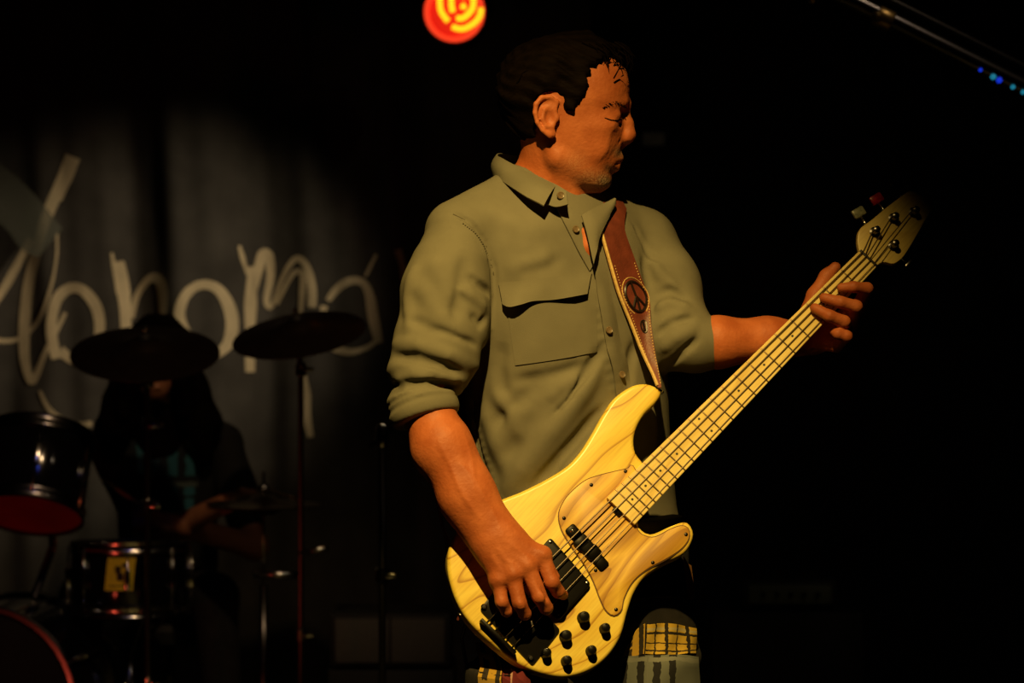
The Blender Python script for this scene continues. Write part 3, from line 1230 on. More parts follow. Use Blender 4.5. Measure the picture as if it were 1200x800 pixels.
def torso_table(grow):
    rows = []
    # py, centre px at YT, half width r, half depth f
    for py, cx, a, b in ((205, 637, 0.075, 0.065), (225, 640, 0.115, 0.085), (245, 644, 0.150, 0.100), (270, 648, 0.178, 0.115), (305, 652, 0.195, 0.126), (345, 656, 0.197, 0.134),
                         (400, 661, 0.194, 0.138), (450, 664, 0.192, 0.139), (500, 667, 0.190, 0.139), (550, 672, 0.190, 0.138), (600, 676, 0.194, 0.138), (640, 680, 0.198, 0.138)):
        x = P(cx, py, YT)[0]
        rows.append((zpy(py, YT), x, 0.0, a + grow, b + grow))
    rows = rows[::-1]
    return [(z, (x - P(640, 0, YT)[0]) * eR[0], (x - P(640, 0, YT)[0]) * eF[0], a, b) for z, x, _, a, b in rows]


TORSO_O = np.array([P(640, 0, YT)[0], YT, 0])


def shoulders(s, grow, k=0.03):
    s.cap(P(690, 246, 4.235), P(745, 284, 4.31), 0.040 + grow, 0.058 + grow, k)
    for sgn, zz in ((1, 0), (-1, 0)):
        a = TORSO_O + eR * sgn * 0.055 + eZ * zpy(222)
        b = TORSO_O + eR * sgn * 0.185 + eZ * zpy(276) - eF * 0.005
        s.cap(a, b, 0.045 + grow, 0.062 + grow, k)


# joints
R_SH, R_EL, R_WR = P(531, 292, 4.065), P(500, 474, 3.985), P(578, 626, 3.923)
L_SH, L_EL, L_WR = P(752, 290, 4.32), P(800, 401, 4.175), P(952, 396, 4.225)

shirt = SDF()
shirt.slices(TORSO_O, eR, eF, eZ, torso_table(0.0), k=0.02, n=2.25)
shoulders(shirt, 0.0)
# right sleeve (baggy, bunched above a rolled cuff)
ez = R_EL - R_SH
LZ = np.linalg.norm(ez)
ez = ez / LZ
ex = np.array([1.0, 0, 0]) - ez * ez[0]
ex /= np.linalg.norm(ex)
ey = np.cross(ez, ex)
mm = 0.001425


def slv(py, x0, x1, d):
    t = (py - 292) / (474 - 292)
    cxa = 531 + (500 - 531) * t
    return (t * LZ, ((x0 + x1) / 2 - cxa) * mm, 0, (x1 - x0) / 2 * mm, d)


shirt.slices(R_SH, ex, ey, ez, [slv(272, 512, 560, 0.045), slv(285, 497, 568, 0.060), slv(304, 484, 575, 0.068), slv(341, 469, 577, 0.072), slv(375, 468, 574, 0.070), slv(400, 461, 568, 0.068),
                                slv(425, 457, 560, 0.066), slv(444, 452, 549, 0.062), slv(456, 458, 541, 0.056)], k=0.022)
C1, C0 = P(500, 491, 3.978), P(488, 450, 3.995)
cz = C1 - C0
LC = np.linalg.norm(cz)
cz = cz / LC
cx_ = np.array([1.0, 0, 0]) - cz * cz[0]
cx_ /= np.linalg.norm(cx_)
cy_ = np.cross(cz, cx_)
shirt.slices(C0, cx_, cy_, cz, [(0, 0.01, 0, 0.054, 0.05), (0.18 * LC, 0.008, 0, 0.0615, 0.056), (0.34 * LC, 0.005, 0, 0.062, 0.057), (0.42 * LC, 0.004, 0, 0.0585, 0.054), (0.52 * LC, 0.003, 0, 0.0605, 0.056),
                                (0.62 * LC, 0.002, 0, 0.0575, 0.054), (0.74 * LC, 0, 0, 0.0605, 0.056), (0.9 * LC, 0, 0, 0.0590, 0.055), (LC, 0, 0, 0.0555, 0.052), (LC * 1.04, 0, 0, 0.050, 0.046)], k=0.006)
# left sleeve
shirt.chain([L_SH, P(772, 335, 4.255), P(792, 388, 4.19)], [0.066, 0.068, 0.062], k=0.025)
shirt.cap(P(792, 392, 4.185), P(815, 403, 4.178), 0.058, 0.050, k=0.02)
shirt.cap(P(812, 402, 4.178), P(828, 402, 4.180), 0.047, 0.0445, k=0.006)
shirt.cap(P(826, 402, 4.180), P(829.5, 402, 4.180), 0.0455, 0.0455, k=0.003)
# V-shaped open neck and the neck hole
vA = TORSO_O + eF * 0.10 + eZ * zpy(214)
shirt.cap(TORSO_O + eF * 0.012 + eZ * zpy(236), TORSO_O + eF * 0.02 + eZ * zpy(190), 0.060, 0.075, k=0.006, op='s')
shirt.chain([P(668, 240, 4.06), P(681, 262, 4.04), P(687, 290, 4.045), P(691, 308, 4.06)], [0.030, 0.022, 0.010, 0.003], k=0.006, op='s')


def S(pts, disp=False):
    return shirt.hits(np.array(pts, float), disp=disp)


def fold(pts, amp, w):
    shirt.ridge(S(pts), amp, w)


# folds: (pixel path, height, width)
for pts, a_, w_ in (
    ([(700, 432), (676, 466), (645, 506), (612, 548), (590, 580)], 0.011, 0.016),
    ([(708, 405), (690, 432), (668, 468), (640, 500)], -0.008, 0.008),
    ([(706, 480), (690, 500), (660, 535), (622, 578)], -0.011, 0.010),
    ([(715, 480), (700, 505), (680, 530), (655, 552)], 0.009, 0.010),
    ([(565, 470), (580, 520), (600, 560)], 0.004, 0.016),
    ([(620, 470), (600, 500), (580, 530)], 0.004, 0.014),
    ([(640, 440), (610, 470), (575, 500)], -0.003, 0.014),
    ([(553, 470), (556, 500), (563, 535), (575, 575)], -0.004, 0.005),
    ([(566, 405), (560, 440), (558, 480)], -0.004, 0.010),
    ([(531, 250), (552, 262), (568, 284), (578, 312), (580, 345), (576, 380)], -0.006, 0.0045),
    ([(540, 256), (560, 275), (573, 305)], 0.002, 0.006),
    ([(461, 402), (490, 404), (525, 416), (560, 430)], 0.009, 0.008),
    ([(458, 418), (490, 420), (520, 430), (545, 440)], -0.006, 0.009),
    ([(454, 462), (472, 452), (500, 448), (538, 452)], -0.012, 0.006),
    ([(462, 444), (485, 438), (510, 444)], 0.005, 0.008),
    ([(500, 432), (520, 440), (540, 446)], 0.005, 0.007),
    ([(545, 322), (560, 332), (576, 345)], -0.009, 0.006),
    ([(535, 335), (552, 346), (570, 362)], 0.006, 0.008),
    ([(552, 368), (562, 380), (570, 372)], -0.006, 0.006),
    ([(480, 330), (500, 345), (520, 372), (545, 400)], 0.003, 0.014),
    ([(505, 300), (520, 330), (528, 360)], 0.003, 0.016),
    ([(472, 372), (495, 380), (515, 395)], -0.003, 0.010),
    ([(766, 345), (785, 340), (806, 350)], -0.007, 0.007),
    ([(765, 362), (785, 355), (810, 362)], 0.006, 0.008),
    ([(770, 392), (788, 378), (812, 372)], -0.008, 0.006),
    ([(774, 410), (792, 396), (815, 384)], 0.006, 0.008),
    ([(782, 428), (800, 412), (818, 396)], -0.006, 0.006),
    ([(742, 262), (755, 285), (770, 312)], -0.004, 0.008),
    ([(760, 300), (775, 322), (795, 340)], 0.004, 0.010),
    ([(650, 300), (620, 310), (590, 318)], 0.0025, 0.016),
    ([(600, 250), (612, 275), (618, 300)], 0.002, 0.016),
    ([(700, 330), (712, 380), (720, 430)], 0.003, 0.012),
    ([(745, 400), (738, 430), (735, 460)], -0.005, 0.010),
    ([(760, 470), (766, 500), (765, 530)], 0.004, 0.012),
    ([(600, 446), (640, 441), (690, 426)], -0.003, 0.010),
    ([(578, 455), (600, 485), (618, 520)], 0.004, 0.013),
    ([(487, 310), (478, 350), (480, 390)], 0.004, 0.012),
    ([(545, 300), (540, 340), (530, 380)], -0.004, 0.011),
    ([(505, 384), (530, 392), (560, 406)], -0.003, 0.007),
    ([(662, 300), (640, 312), (600, 320)], -0.002, 0.012),
    ([(560, 240), (590, 255), (640, 280)], 0.002, 0.018),
    ([(640, 470), (655, 455), (680, 440)], 0.003, 0.010),
    ([(590, 400), (585, 430), (592, 470)], -0.003, 0.012),
    ([(660, 560), (700, 520), (720, 490)], 0.006, 0.010),
    ([(640, 560), (668, 524), (700, 486)], -0.004, 0.007),
    ([(753, 300), (762, 330), (766, 365)], -0.005, 0.009),
):
    fold(pts, a_ * 2.3, w_)
for i, (qx, qy) in enumerate(spline([(553, 468), (556, 500), (563, 535), (575, 575)], 13)):       # puckers along the side seam
    fold([(qx - 5, qy + 2), (qx + 3, qy), (qx + 11, qy - 1)], 0.0016, 0.0035)
for i, (qx, qy) in enumerate(spline([(702, 360), (712, 410), (722, 455)], 9)):                     # and along the front edge
    fold([(qx - 9, qy + 3), (qx, qy), (qx + 9, qy - 2)], 0.0014, 0.0045)


def cloth_noise(p):
    x, y, z = p[:, 0], p[:, 1], p[:, 2]
    w = np.sin(23 * x + 9 * z + 1.5 * np.sin(13 * z)) * np.sin(17 * z - 11 * x + 2 * np.sin(9 * y + 4 * x))
    w2 = np.sin(61 * x - 37 * z + 2.0 * np.sin(19 * z + 8 * x)) * np.sin(41 * z + 29 * y)
    return 0.0016 * w + 0.0006 * w2


shirt.field(cloth_noise)


def hem_cut(p):
    return np.zeros(len(p))


V, F = shirt.mesh((-0.32, 3.82, 0.96), (0.42, 4.50, 1.66), 0.0034)
V = relax(V, F, 1, 0.3)
shirt_o = mesh_obj('shirt', V, F, M['shirt'], man)

# body: head, neck, chest and both arms and hands as one surface
body = SDF()
YH = 4.16
HM = YH / FPX


def hp(px, py, w=0.0):
    p = P(px, py, YH)
    p[1] -= w
    return p


def hslices(grow):
    rows = []
    for py, b, f, w in ((47, 655, 690, 0.022), (52, 640, 702, 0.038), (62, 618, 720, 0.056), (76, 604, 731, 0.068), (92, 597, 737, 0.0755), (106, 594, 738, 0.078), (120, 594, 736, 0.0775), (130, 595, 732.5, 0.075),
                        (142, 600, 731, 0.0725), (155, 607, 730, 0.0700), (167, 616, 729, 0.0670), (180, 630, 727.5, 0.0630), (190, 642, 724, 0.0590), (200, 652, 718, 0.0540), (210, 662, 714, 0.0460), (218, 672, 710, 0.036), (223, 682, 703, 0.022)):
        xb, xf = (b - 600) * HM, (f - 600) * HM
        rows.append((zpy(py, YH), (xb + xf) / 2, 0, (xf - xb) / 2 + grow, w + grow, float(np.interp(py, [60, 130, 165, 182, 225], [2.1, 2.4, 2.2, 1.9, 2.0]))))
    return rows[::-1]


HO = np.array([0, YH, 0])
HX, HY, HZ = np.array([1.0, 0, 0]), np.array([0, 1.0, 0]), np.array([0, 0, 1.0])
body.slices(HO, HX, HY, HZ, hslices(0), k=0.01, n=2.05)
body.cap(P(640, 245, 4.20), P(650, 178, 4.165), 0.066, 0.058, k=0.022)
body.cap(P(645, 250, 4.19), P(662, 190, 4.165), 0.060, 0.050, k=0.022)
for s in (1, -1):
    body.cap(hp(645, 172, 0.054 * s), hp(676, 246, 0.018 * s), 0.011, 0.013, k=0.014)                          # neck muscle
    body.cap(hp(653, 188, 0.052 * s), hp(700, 214, 0.018 * s), 0.014, 0.013, k=0.02)                            # jaw line
    body.cap(hp(733, 122, 0.004 * s), hp(727, 121, 0.026 * s), 0.0070, 0.0075, k=0.012)                         # brow
    body.cap(hp(727, 121, 0.026 * s), hp(714, 126, 0.046 * s), 0.0075, 0.006, k=0.012)
    body.ell(hp(702, 150, 0.051 * s), (0.022, 0.010, 0.011), k=0.022)                                           # cheekbone
    body.ell(hp(730, 135, 0.027 * s), (0.008, 0.010, 0.006), k=0.012, op='s')                                  # socket
    body.ell(hp(717, 137.0, 0.0370 * s), (0.0135, 0.0140, 0.0100), k=0.006)                                     # lids
    body.cap(hp(728.5, 139.8, 0.032 * s), hp(709, 138.5, 0.0530 * s), 0.0012, 0.0010, k=0.0025, op='s')         # lid line
    body.cap(hp(729, 131.5, 0.026 * s), hp(712, 131.0, 0.0525 * s), 0.0022, 0.0012, k=0.006, op='s')             # upper lid crease
    body.cap(hp(726, 147, 0.026 * s), hp(712, 150, 0.046 * s), 0.0022, 0.0012, k=0.008, op='s')                 # below the eye
    body.ell(hp(729.5, 162.5, 0.0115 * s), (0.0100, 0.0060, 0.0070), k=0.008)                                       # nostril wing
    body.cap(hp(725, 159, 0.0185 * s), hp(722, 166, 0.0215 * s), 0.0012, 0.0015, k=0.004, op='s')
    body.cap(hp(722, 166, 0.0225 * s), hp(709, 187, 0.040 * s), 0.0013, 0.0010, k=0.009, op='s')                # fold beside the mouth
    body.ell(hp(700, 172, 0.050 * s), (0.014, 0.006, 0.016), k=0.02)
    body.cap(hp(725, 185.5, 0.004 * s), hp(712, 192, 0.026 * s), 0.0065, 0.0040, k=0.010)                       # lips
    body.cap(hp(721, 196, 0.004 * s), hp(712, 195.5, 0.022 * s), 0.0065, 0.0040, k=0.010)
    body.ell(hp(734, 166.5, 0.0062 * s), (0.0045, 0.0028, 0.0022), k=0.003, op='s')                             # nostril
    # ear
    ew = lambda q: (0.079 + (652 - q) * 0.00042) * s
    body.ell(hp(640, 140, 0.080 * s), (0.0185, 0.0065, 0.0300), k=0.006)
    body.ell(hp(645, 161, 0.078 * s), (0.0085, 0.0050, 0.0085), k=0.006)
    body.ell(hp(643.5, 143, 0.089 * s), (0.0100, 0.0085, 0.0150), k=0.004, op='s')
    body.ell(hp(640, 129, 0.089 * s), (0.0110, 0.0060, 0.0075), k=0.004, op='s')
    hel = [(650, 134), (652, 125), (644, 119.5), (634, 120.5), (627.5, 128), (626.5, 138), (629, 149), (635, 158), (643, 164)]
    body.chain([hp(q[0], q[1], ew(q[0])) for q in hel], [0.0028, 0.0036, 0.0042, 0.0045, 0.0045, 0.0042, 0.0038, 0.0036, 0.0045], k=0.0025)
    ant = [(645, 127), (637, 134), (634.5, 144), (639, 153), (646, 153)]
    body.chain([hp(q[0], q[1], ew(q[0]) - 0.001 * s) for q in ant], [0.002, 0.0032, 0.0034, 0.0032, 0.0034], k=0.003)
    body.ell(hp(652, 143, 0.079 * s), (0.0045, 0.0042, 0.0060), k=0.004)
body.chain([hp(731, 127), hp(735.5, 145), hp(737, 158), hp(735.5, 162)], [0.0075, 0.0082, 0.0092, 0.0080], k=0.012)   # nose
body.cap(hp(734, 166), hp(729, 172), 0.0045, 0.004, k=0.005)
body.cap(hp(731, 190.3, 0.022), hp(731, 190.3, -0.022), 0.0015, 0.0015, k=0.004, op='s')
body.chain([hp(733, 190.4, 0.0), hp(724, 191.5, 0.014), hp(711, 194.5, 0.029)], [0.0014, 0.0012, 0.0010], k=0.003, op='s')
body.chain([hp(733, 190.4, 0.0), hp(724, 191.5, -0.014), hp(711, 194.5, -0.029)], [0.0014, 0.0012, 0.0010], k=0.003, op='s')
body.ell(hp(707, 212), (0.0120, 0.016, 0.0125), k=0.014)                                                        # chin
# torso under the shirt
body.slices(TORSO_O, eR, eF, eZ, torso_table(-0.016), k=0.02, n=2.2)
shoulders(body, -0.012)
vq = S([(672, 262), (700, 312)])
body.chain([P(686, 272, vq[:, 1].min() + 0.012), P(690, 290, vq[:, 1].min() + 0.010), P(693, 308, vq[:, 1].min() + 0.014)], [0.009, 0.009, 0.007], k=0.02)
# right arm
body.chain([R_SH, R_EL], [0.045, 0.038], k=0.02)
fa = [R_EL, P(517, 527, 3.960), P(545, 575, 3.940), R_WR]
body.chain(fa, [0.038, 0.0430, 0.0390, 0.0330], k=0.03)
body.cap(P(524, 518, 3.957), P(556, 578, 3.934), 0.034, 0.026, k=0.025)
body.cap(P(556, 590, 3.932), P(600, 632, 3.918), 0.026, 0.020, k=0.03)
body.cap(P(540, 590, 3.936), P(574, 648, 3.918), 0.026, 0.020, k=0.03)


def finger(pts, rs, k=0.004):
    body.chain(pts, rs, k=k)


def bz(px, py, h):
    """a point seen at a pixel, h metres in front of the bass face"""
    return bassW(px, py, h)


rm = [bz(635, 651, 0.056), bz(618, 664, 0.062), bz(601, 674, 0.060), bz(584, 680, 0.050)]
for q, r0, r1, w0 in zip(rm, (0.022, 0.022, 0.021, 0.019), (0.0150, 0.0150, 0.0140, 0.0130), (592, 586, 580, 574)):
    body.cap(P(w0, 632 + (592 - w0) * 0.4, 3.914), q, r0, r1, k=0.02)
body.cap(rm[0], rm[3], 0.012, 0.011, k=0.010)
for q in rm:
    body.ell(q + bn * 0.002, (0.0130, 0.0130, 0.0130), k=0.010)
finger([rm[0], bz(647, 682, 0.058), bz(654, 693, 0.042), bz(660, 697, 0.022)], [0.0138, 0.0120, 0.0105, 0.0085])
finger([rm[1], bz(633, 699, 0.063), bz(640, 712, 0.046), bz(641, 713, 0.022)], [0.0138, 0.0124, 0.0108, 0.0086])
finger([rm[2], bz(609, 707, 0.060), bz(615, 719, 0.043), bz(616, 719, 0.020)], [0.0130, 0.0116, 0.0102, 0.0082])
finger([rm[3], bz(588, 705, 0.051), bz(594, 716, 0.037), bz(596, 717, 0.018)], [0.0120, 0.0104, 0.0092, 0.0074])
finger([bz(596, 640, 0.040), bz(622, 650, 0.030), bz(640, 664, 0.022), bz(650, 676, 0.016)], [0.020, 0.014, 0.0115, 0.0090], k=0.008)
web = [(641, 700, 630, 676), (622, 713, 613, 690), (601, 714, 595, 694)]                                          # gaps between the fingers
for x1_, y1_, x0_, y0_ in web:
    body.cap(bz(x0_, y0_, 0.079), bz(x1_, y1_, 0.066), 0.0016, 0.0042, k=0.008, op='s')
# tendons on the back of the hand
for i_, q in enumerate(rm):
    body.cap(P(588 - 4 * i_, 640, 3.903), q + bn * 0.0120, 0.003, 0.0035, k=0.010)
# left arm
body.chain([L_SH, L_EL], [0.045, 0.030], k=0.015)
body.chain([L_EL + np.array([0.01, 0.01, 0]), P(840, 401, 4.180), P(900, 398, 4.20), L_WR], [0.034, 0.0425, 0.037, 0.029], k=0.02)
lm = [bz(1004, 362, -0.030), bz(998, 378, -0.032), bz(990, 393, -0.034), bz(980, 405, -0.034)]
for q, r0, r1 in zip(lm, (0.022, 0.022, 0.021, 0.020), (0.0135, 0.0135, 0.013, 0.012)):
    body.cap(L_WR, q, r0, r1, k=0.012)
HB = 0.010
finger([lm[0], bz(1016, 338, HB + 0.006), bz(1000, 336, HB + 0.015), bz(986, 337, HB + 0.008)], [0.0125, 0.0105, 0.0095, 0.0080])
finger([lm[1], bz(1003, 359, HB + 0.012), bz(985, 354, HB + 0.018), bz(966, 349, HB + 0.008)], [0.0128, 0.0112, 0.0103, 0.0088])
finger([lm[2], bz(989, 377, HB + 0.010), bz(972, 370, HB + 0.018), bz(955, 361, HB + 0.008)], [0.0122, 0.0110, 0.0103, 0.0088])
finger([lm[3], bz(992, 394, HB + 0.002), bz(982, 391, HB + 0.004), bz(977, 388, HB - 0.006)], [0.0112, 0.0100, 0.0092, 0.0080])
finger([bz(945, 378, -0.045), bz(955, 346, -0.042), bz(969, 324, -0.036), bz(979, 313, -0.030)], [0.020, 0.0135, 0.0125, 0.0095], k=0.008)


def skin_noise(p):
    x, y, z = p[:, 0], p[:, 1], p[:, 2]
    return 0.0005 * np.sin(150 * x + 90 * z) * np.sin(130 * z - 80 * y + 40 * x)


for vp, va in (([(512, 512), (528, 545), (540, 575), (565, 612)], 0.0016), ([(540, 500), (552, 530), (556, 560), (578, 600), (590, 630)], 0.0014), ([(534, 540), (550, 556), (558, 580)], 0.0012),
               ([(582, 640), (592, 655), (606, 664)], 0.0014), ([(575, 650), (584, 664), (590, 672)], 0.0014), ([(598, 636), (612, 648), (626, 656)], 0.0012)):
    body.ridge(body.hits(spline(vp, 8), disp=False), va, 0.0042)                                                # veins
V, F = body.mesh((-0.20, 3.78, 0.86), (0.66, 4.46, 1.88), 0.0024)
V = relax(V, F, 1, 0.35)
# drop what the shirt hides entirely deep inside (the hips end inside the trousers)
body_o = mesh_obj('body', V, F, M['skin'], man)
# stubble: short grey beard on jaw, chin and upper lip
pxx = 600 + V[:, 0] / V[:, 1] * FPX
pyy = 400 - (V[:, 2] - CAM_Z) / V[:, 1] * FPX
lat = np.abs(V[:, 1] - YH)
st = np.zeros(len(V))
inhead = (V[:, 2] > zpy(232)) & (np.abs(V[:, 1] - YH) < 0.12)
xh = 600 + V[:, 0] / HM
yh = 400 - (V[:, 2] - CAM_Z) / HM


def blob(cx, cy, rx, ry, s):
    return s * np.exp(-(((xh - cx) / rx) ** 2 + ((yh - cy) / ry) ** 2))


st = np.maximum.reduce([blob(708, 214, 15, 11, 0.95), blob(726, 180, 9, 6.5, 0.8), blob(692, 212, 22, 12, 0.5), blob(672, 195, 16, 14, 0.28), blob(713, 200, 8, 6, 0.6)])
st = np.where(inhead, st, 0)
lay = body_o.data.color_attributes.new('stubble', 'FLOAT_COLOR', 'POINT')
arr = np.stack([st, st, st, np.ones_like(st)], 1).astype(np.float32)
lay.data.foreach_set('color', arr.ravel())
# the slit of the downcast eyes
for s in (1, -1):
    mb = MB()
    lq = body.hits(spline([(729.5, 139.5), (723, 141.0), (716, 140.6), (708.5, 138.0)], 12))
    if s < 0:
        lq = lq * [1, -1, 1] + np.array([0, 2 * YH, 0])
    mb.tube(list(lq), [0.0005] + [0.0012] * 10 + [0.0005], 6)
    bq = body.hits(spline([(734, 125), (727, 122.0), (718, 121.5), (708, 126)], 26))
    for i_, q_ in enumerate(bq):
        if s < 0:
            q_ = q_ * [1, -1, 1] + np.array([0, 2 * YH, 0])
        for j_ in range(3):
            o_ = np.array([random.uniform(-0.002, 0.002), 0, random.uniform(-0.003, 0.003)])
            mb.tube([q_ + o_, q_ + o_ + np.array([-0.004, -0.0012 * s, 0.0018])], [0.0008, 0.0003], 4)
    part(mb, 'brow_and_lashes', M['hair'], man)

# hair: short, dark, tousled
hair = SDF()
hair.slices(HO, HX, HY, HZ, [(r[0] + 0.010, r[1] - 0.004, 0, r[3] + 0.010, r[4] + 0.007, r[5]) for r in hslices(0)], k=0.01, n=2.05)
hl = np.array([(741, 68), (728, 70), (712, 69), (696, 74), (687, 84), (684, 98), (683, 110), (675, 120), (669, 132), (664, 131), (661, 121), (652, 117), (640, 113), (630, 116), (627, 126), (626, 145), (623, 160), (612, 169), (600, 177), (580, 180), (560, 110), (590, 25), (680, 10), (760, 40)], float)


def poly_d(px, py, poly):
    n = len(poly)
    d = np.full(len(px), 1e9)
    s = np.ones(len(px))
    for i in range(n):
        a = poly[i]
        b = poly[i - 1]
        e = b - a
        wx, wy = px - a[0], py - a[1]
        t = np.clip((wx * e[0] + wy * e[1]) / (e @ e), 0, 1)
        d = np.minimum(d, (wx - e[0] * t) ** 2 + (wy - e[1] * t) ** 2)
        c1 = py >= a[1]
        c2 = py < b[1]
        c3 = e[0] * wy > e[1] * wx
        fl = (c1 & c2 & c3) | (~c1 & ~c2 & ~c3)
        s = np.where(fl, -s, s)
    return s * np.sqrt(d)


def hair_region(p):
    x = 600 + p[:, 0] / HM
    y = 400 - (p[:, 2] - CAM_Z) / HM
    jag = 1.1 * np.sin(x * 0.9 + p[:, 1] * 300) + 0.8 * np.sin(y * 1.1 + p[:, 1] * 210)
    return (poly_d(x, y, hl) + jag) * HM


hair.add(hair_region, HO, 1e3, 0.006, 'i')


def hair_tuft(p):
    x, y, z = p[:, 0], p[:, 1], p[:, 2]
    return -0.0030 * np.sin(170 * x + 260 * z + 3 * np.sin(60 * y)) * np.sin(90 * y + 60 * x) - 0.003 * np.sin(70 * x - 50 * z + 80 * y) - 0.002


hair.field(hair_tuft)
hair.ops[0] = (hair.ops[0][0], hair.ops[0][1], np.array([0.09, YH, 1.72]), 0.22, hair.ops[0][4])
V, F = hair.mesh((-0.04, YH - 0.13, 1.60), (0.26, YH + 0.13, 1.93), 0.0032)
V = relax(V, F, 1, 0.4)
hair_o = mesh_obj('hair', V, F, M['hair'], man)
mb = MB()
for i in range(150):
    a0 = random.uniform(686, 738)
    w0 = random.uniform(-0.055, 0.06)
    y0 = random.uniform(58, 74)
    ln_ = random.uniform(8, 20)
    bend = random.uniform(-5, 9)
    pts = [hp(a0 - 8, y0 - 6, w0 * 0.95), hp(a0 + 1, y0, w0), hp(a0 + 4 + bend * 0.4, y0 + ln_ * 0.55, w0 * 1.03), hp(a0 + 3 + bend, y0 + ln_, w0 * 1.05)]
    wmax = 0.075 * math.sqrt(max(0.02, 1 - ((min(a0, 735) - 666) / 76) ** 2)) + 0.006
    f_ = np.clip(abs(w0) / 0.06, 0, 1)
    pts = [np.array([q[0], YH - math.copysign(max(abs(YH - q[1]), wmax * f_), w0), q[2]]) for q in pts]
    mb.tube(pts, [0.0014, 0.0013, 0.0010, 0.0003], 4)
for i in range(220):
    th_ = random.uniform(0, 2 * math.pi)
    a0 = random.uniform(600, 725)
    w0 = random.uniform(-0.07, 0.07)
    y0 = 50 + 26 * ((a0 - 664) / 66) ** 2 + 30 * (w0 / 0.075) ** 2
    pts = [hp(a0, y0 + 6, w0), hp(a0 + 6, y0 - 5, w0 * 1.04), hp(a0 + 13 + random.uniform(-4, 6), y0 - 6 + random.uniform(-4, 4), w0 * 1.06)]
    mb.tube(pts, [0.0014, 0.0012, 0.0003], 4)
part(mb, 'hair_strands', M['hair'], man, hair_o)

# shirt details ---------------------------------------------------------------
fl_top = [(586, 331), (620, 328), (655, 324), (692, 319)]
fl_bot = [(591, 356), (600, 360), (612, 357), (624, 353), (650, 351), (684, 345)]
pk_top = [(593, 350), (630, 346), (665, 342), (698, 338)]
pk_bot = [(604, 428), (640, 423), (670, 418), (699, 412)]
cloth_sheet('chest_pocket', shirt, pk_top, pk_bot, 26, 18, 0.0003, 0.0016, M['shirt'], man, shirt_o, lambda u, v: 0.0012 * np.sin(np.pi * u) * np.sin(np.pi * np.clip(v * 1.1, 0, 1)))
cloth_sheet('pocket_flap', shirt, fl_top, fl_bot, 26, 10, 0.0025, 0.0022, M['shirt'], man, shirt_o, lambda u, v: v ** 1.5 * (0.006 + 0.004 * np.sin(9 * u) + 0.008 * np.exp(-((u - 0.15) / 0.12) ** 2)))
cloth_sheet('placket', shirt, [(690, 296), (697, 330), (705, 380), (715, 428), (722, 470)], [(706, 296), (713, 330), (722, 380), (734, 428), (742, 465)], 40, 6, 0.0010, 0.0020, M['shirt'], man, shirt_o, lambda u, v: 0.0025 * (1 - v) + 0.0012 * np.sin(18 * u))
cloth_sheet('placket', shirt, [(646, 236), (655, 252), (667, 275), (678, 297), (690, 318)], [(660, 230), (668, 246), (678, 268), (683, 290), (693, 312)], 24, 6, 0.0015, 0.0022, M['shirt'], man, shirt_o)


def seam(pts, w=0.0011):
    H = shirt.hits(spline(pts, 40))
    Nn = shirt.grad(H, e=0.004)
    mb = MB().tube(list(H + Nn * 0.0003), w, 5)
    part(mb, 'seam', M['shirt_dark'], man, shirt_o)


seam([(531, 251), (552, 263), (568, 285), (577, 312), (579, 340)])
seam([(556, 470), (558, 500), (564, 535), (574, 572)])
seam([(604.5, 427), (640, 422.5), (670, 417.5), (698, 412)], 0.0008)

# stitches beside the armhole seam
mbst = MB()
for i, (x_, y_) in enumerate(spline([(543, 262), (560, 277), (572, 300), (579, 325)], 26)):
    H = shirt.hits([(x_, y_)])
    Nn = shirt.grad(H)
    mbst.box(H[0] + Nn[0] * 0.0006, (0.0026, 0.0010, 0.0012))
part(mbst, 'stitching', M['shirt_dark'], man, shirt_o)


def button(px, py, lift=0.004, r=0.0062, sdf=shirt):
    H = sdf.hits([(px, py)])[0]
    Nn = np.array([0.35, -0.9, 0.25])
    Nn /= np.linalg.norm(Nn)
    mb = MB().lathe([(r, -0.001), (r, 0.0014), (r * 0.85, 0.0022), (r * 0.62, 0.0016), (0.0004, 0.0014)], H + Nn * lift, Nn, 18)
    b = part(mb, 'button', M['button'], man, shirt_o)


button(673, 270, 0.007)
button(712, 388, 0.007)
button(727, 440, 0.007)


def collar(name, top3, bot3, n=26, m=7, curl=0.006):
    T = spline(np.array([P(*q) for q in top3]), n)
    B = spline(np.array([P(*q) for q in bot3]), n)
    t = np.linspace(0, 1, m)[None, :, None]
    G = T[:, None] * (1 - t) + B[:, None] * t
    du = np.gradient(G, axis=0)
    dv = np.gradient(G, axis=1)
    Nn = np.cross(du, dv)
    Nn /= np.linalg.norm(Nn, axis=2)[..., None] + 1e-9
    c = G.reshape(-1, 3).mean(0)
    ref = G - np.array([TORSO_O[0] + 0.01, YT - 0.01, 0])
    sgn = np.sign(np.sum(Nn[..., :2] * ref[..., :2], axis=2))
    sg_ = 1 if sgn.mean() > 0 else -1
    Nn = Nn * sg_
    G = G + Nn * (curl * np.sin(np.pi * t))
    return thick_grid(name, G, Nn, 0.0024, M['shirt'], man, shirt_o)


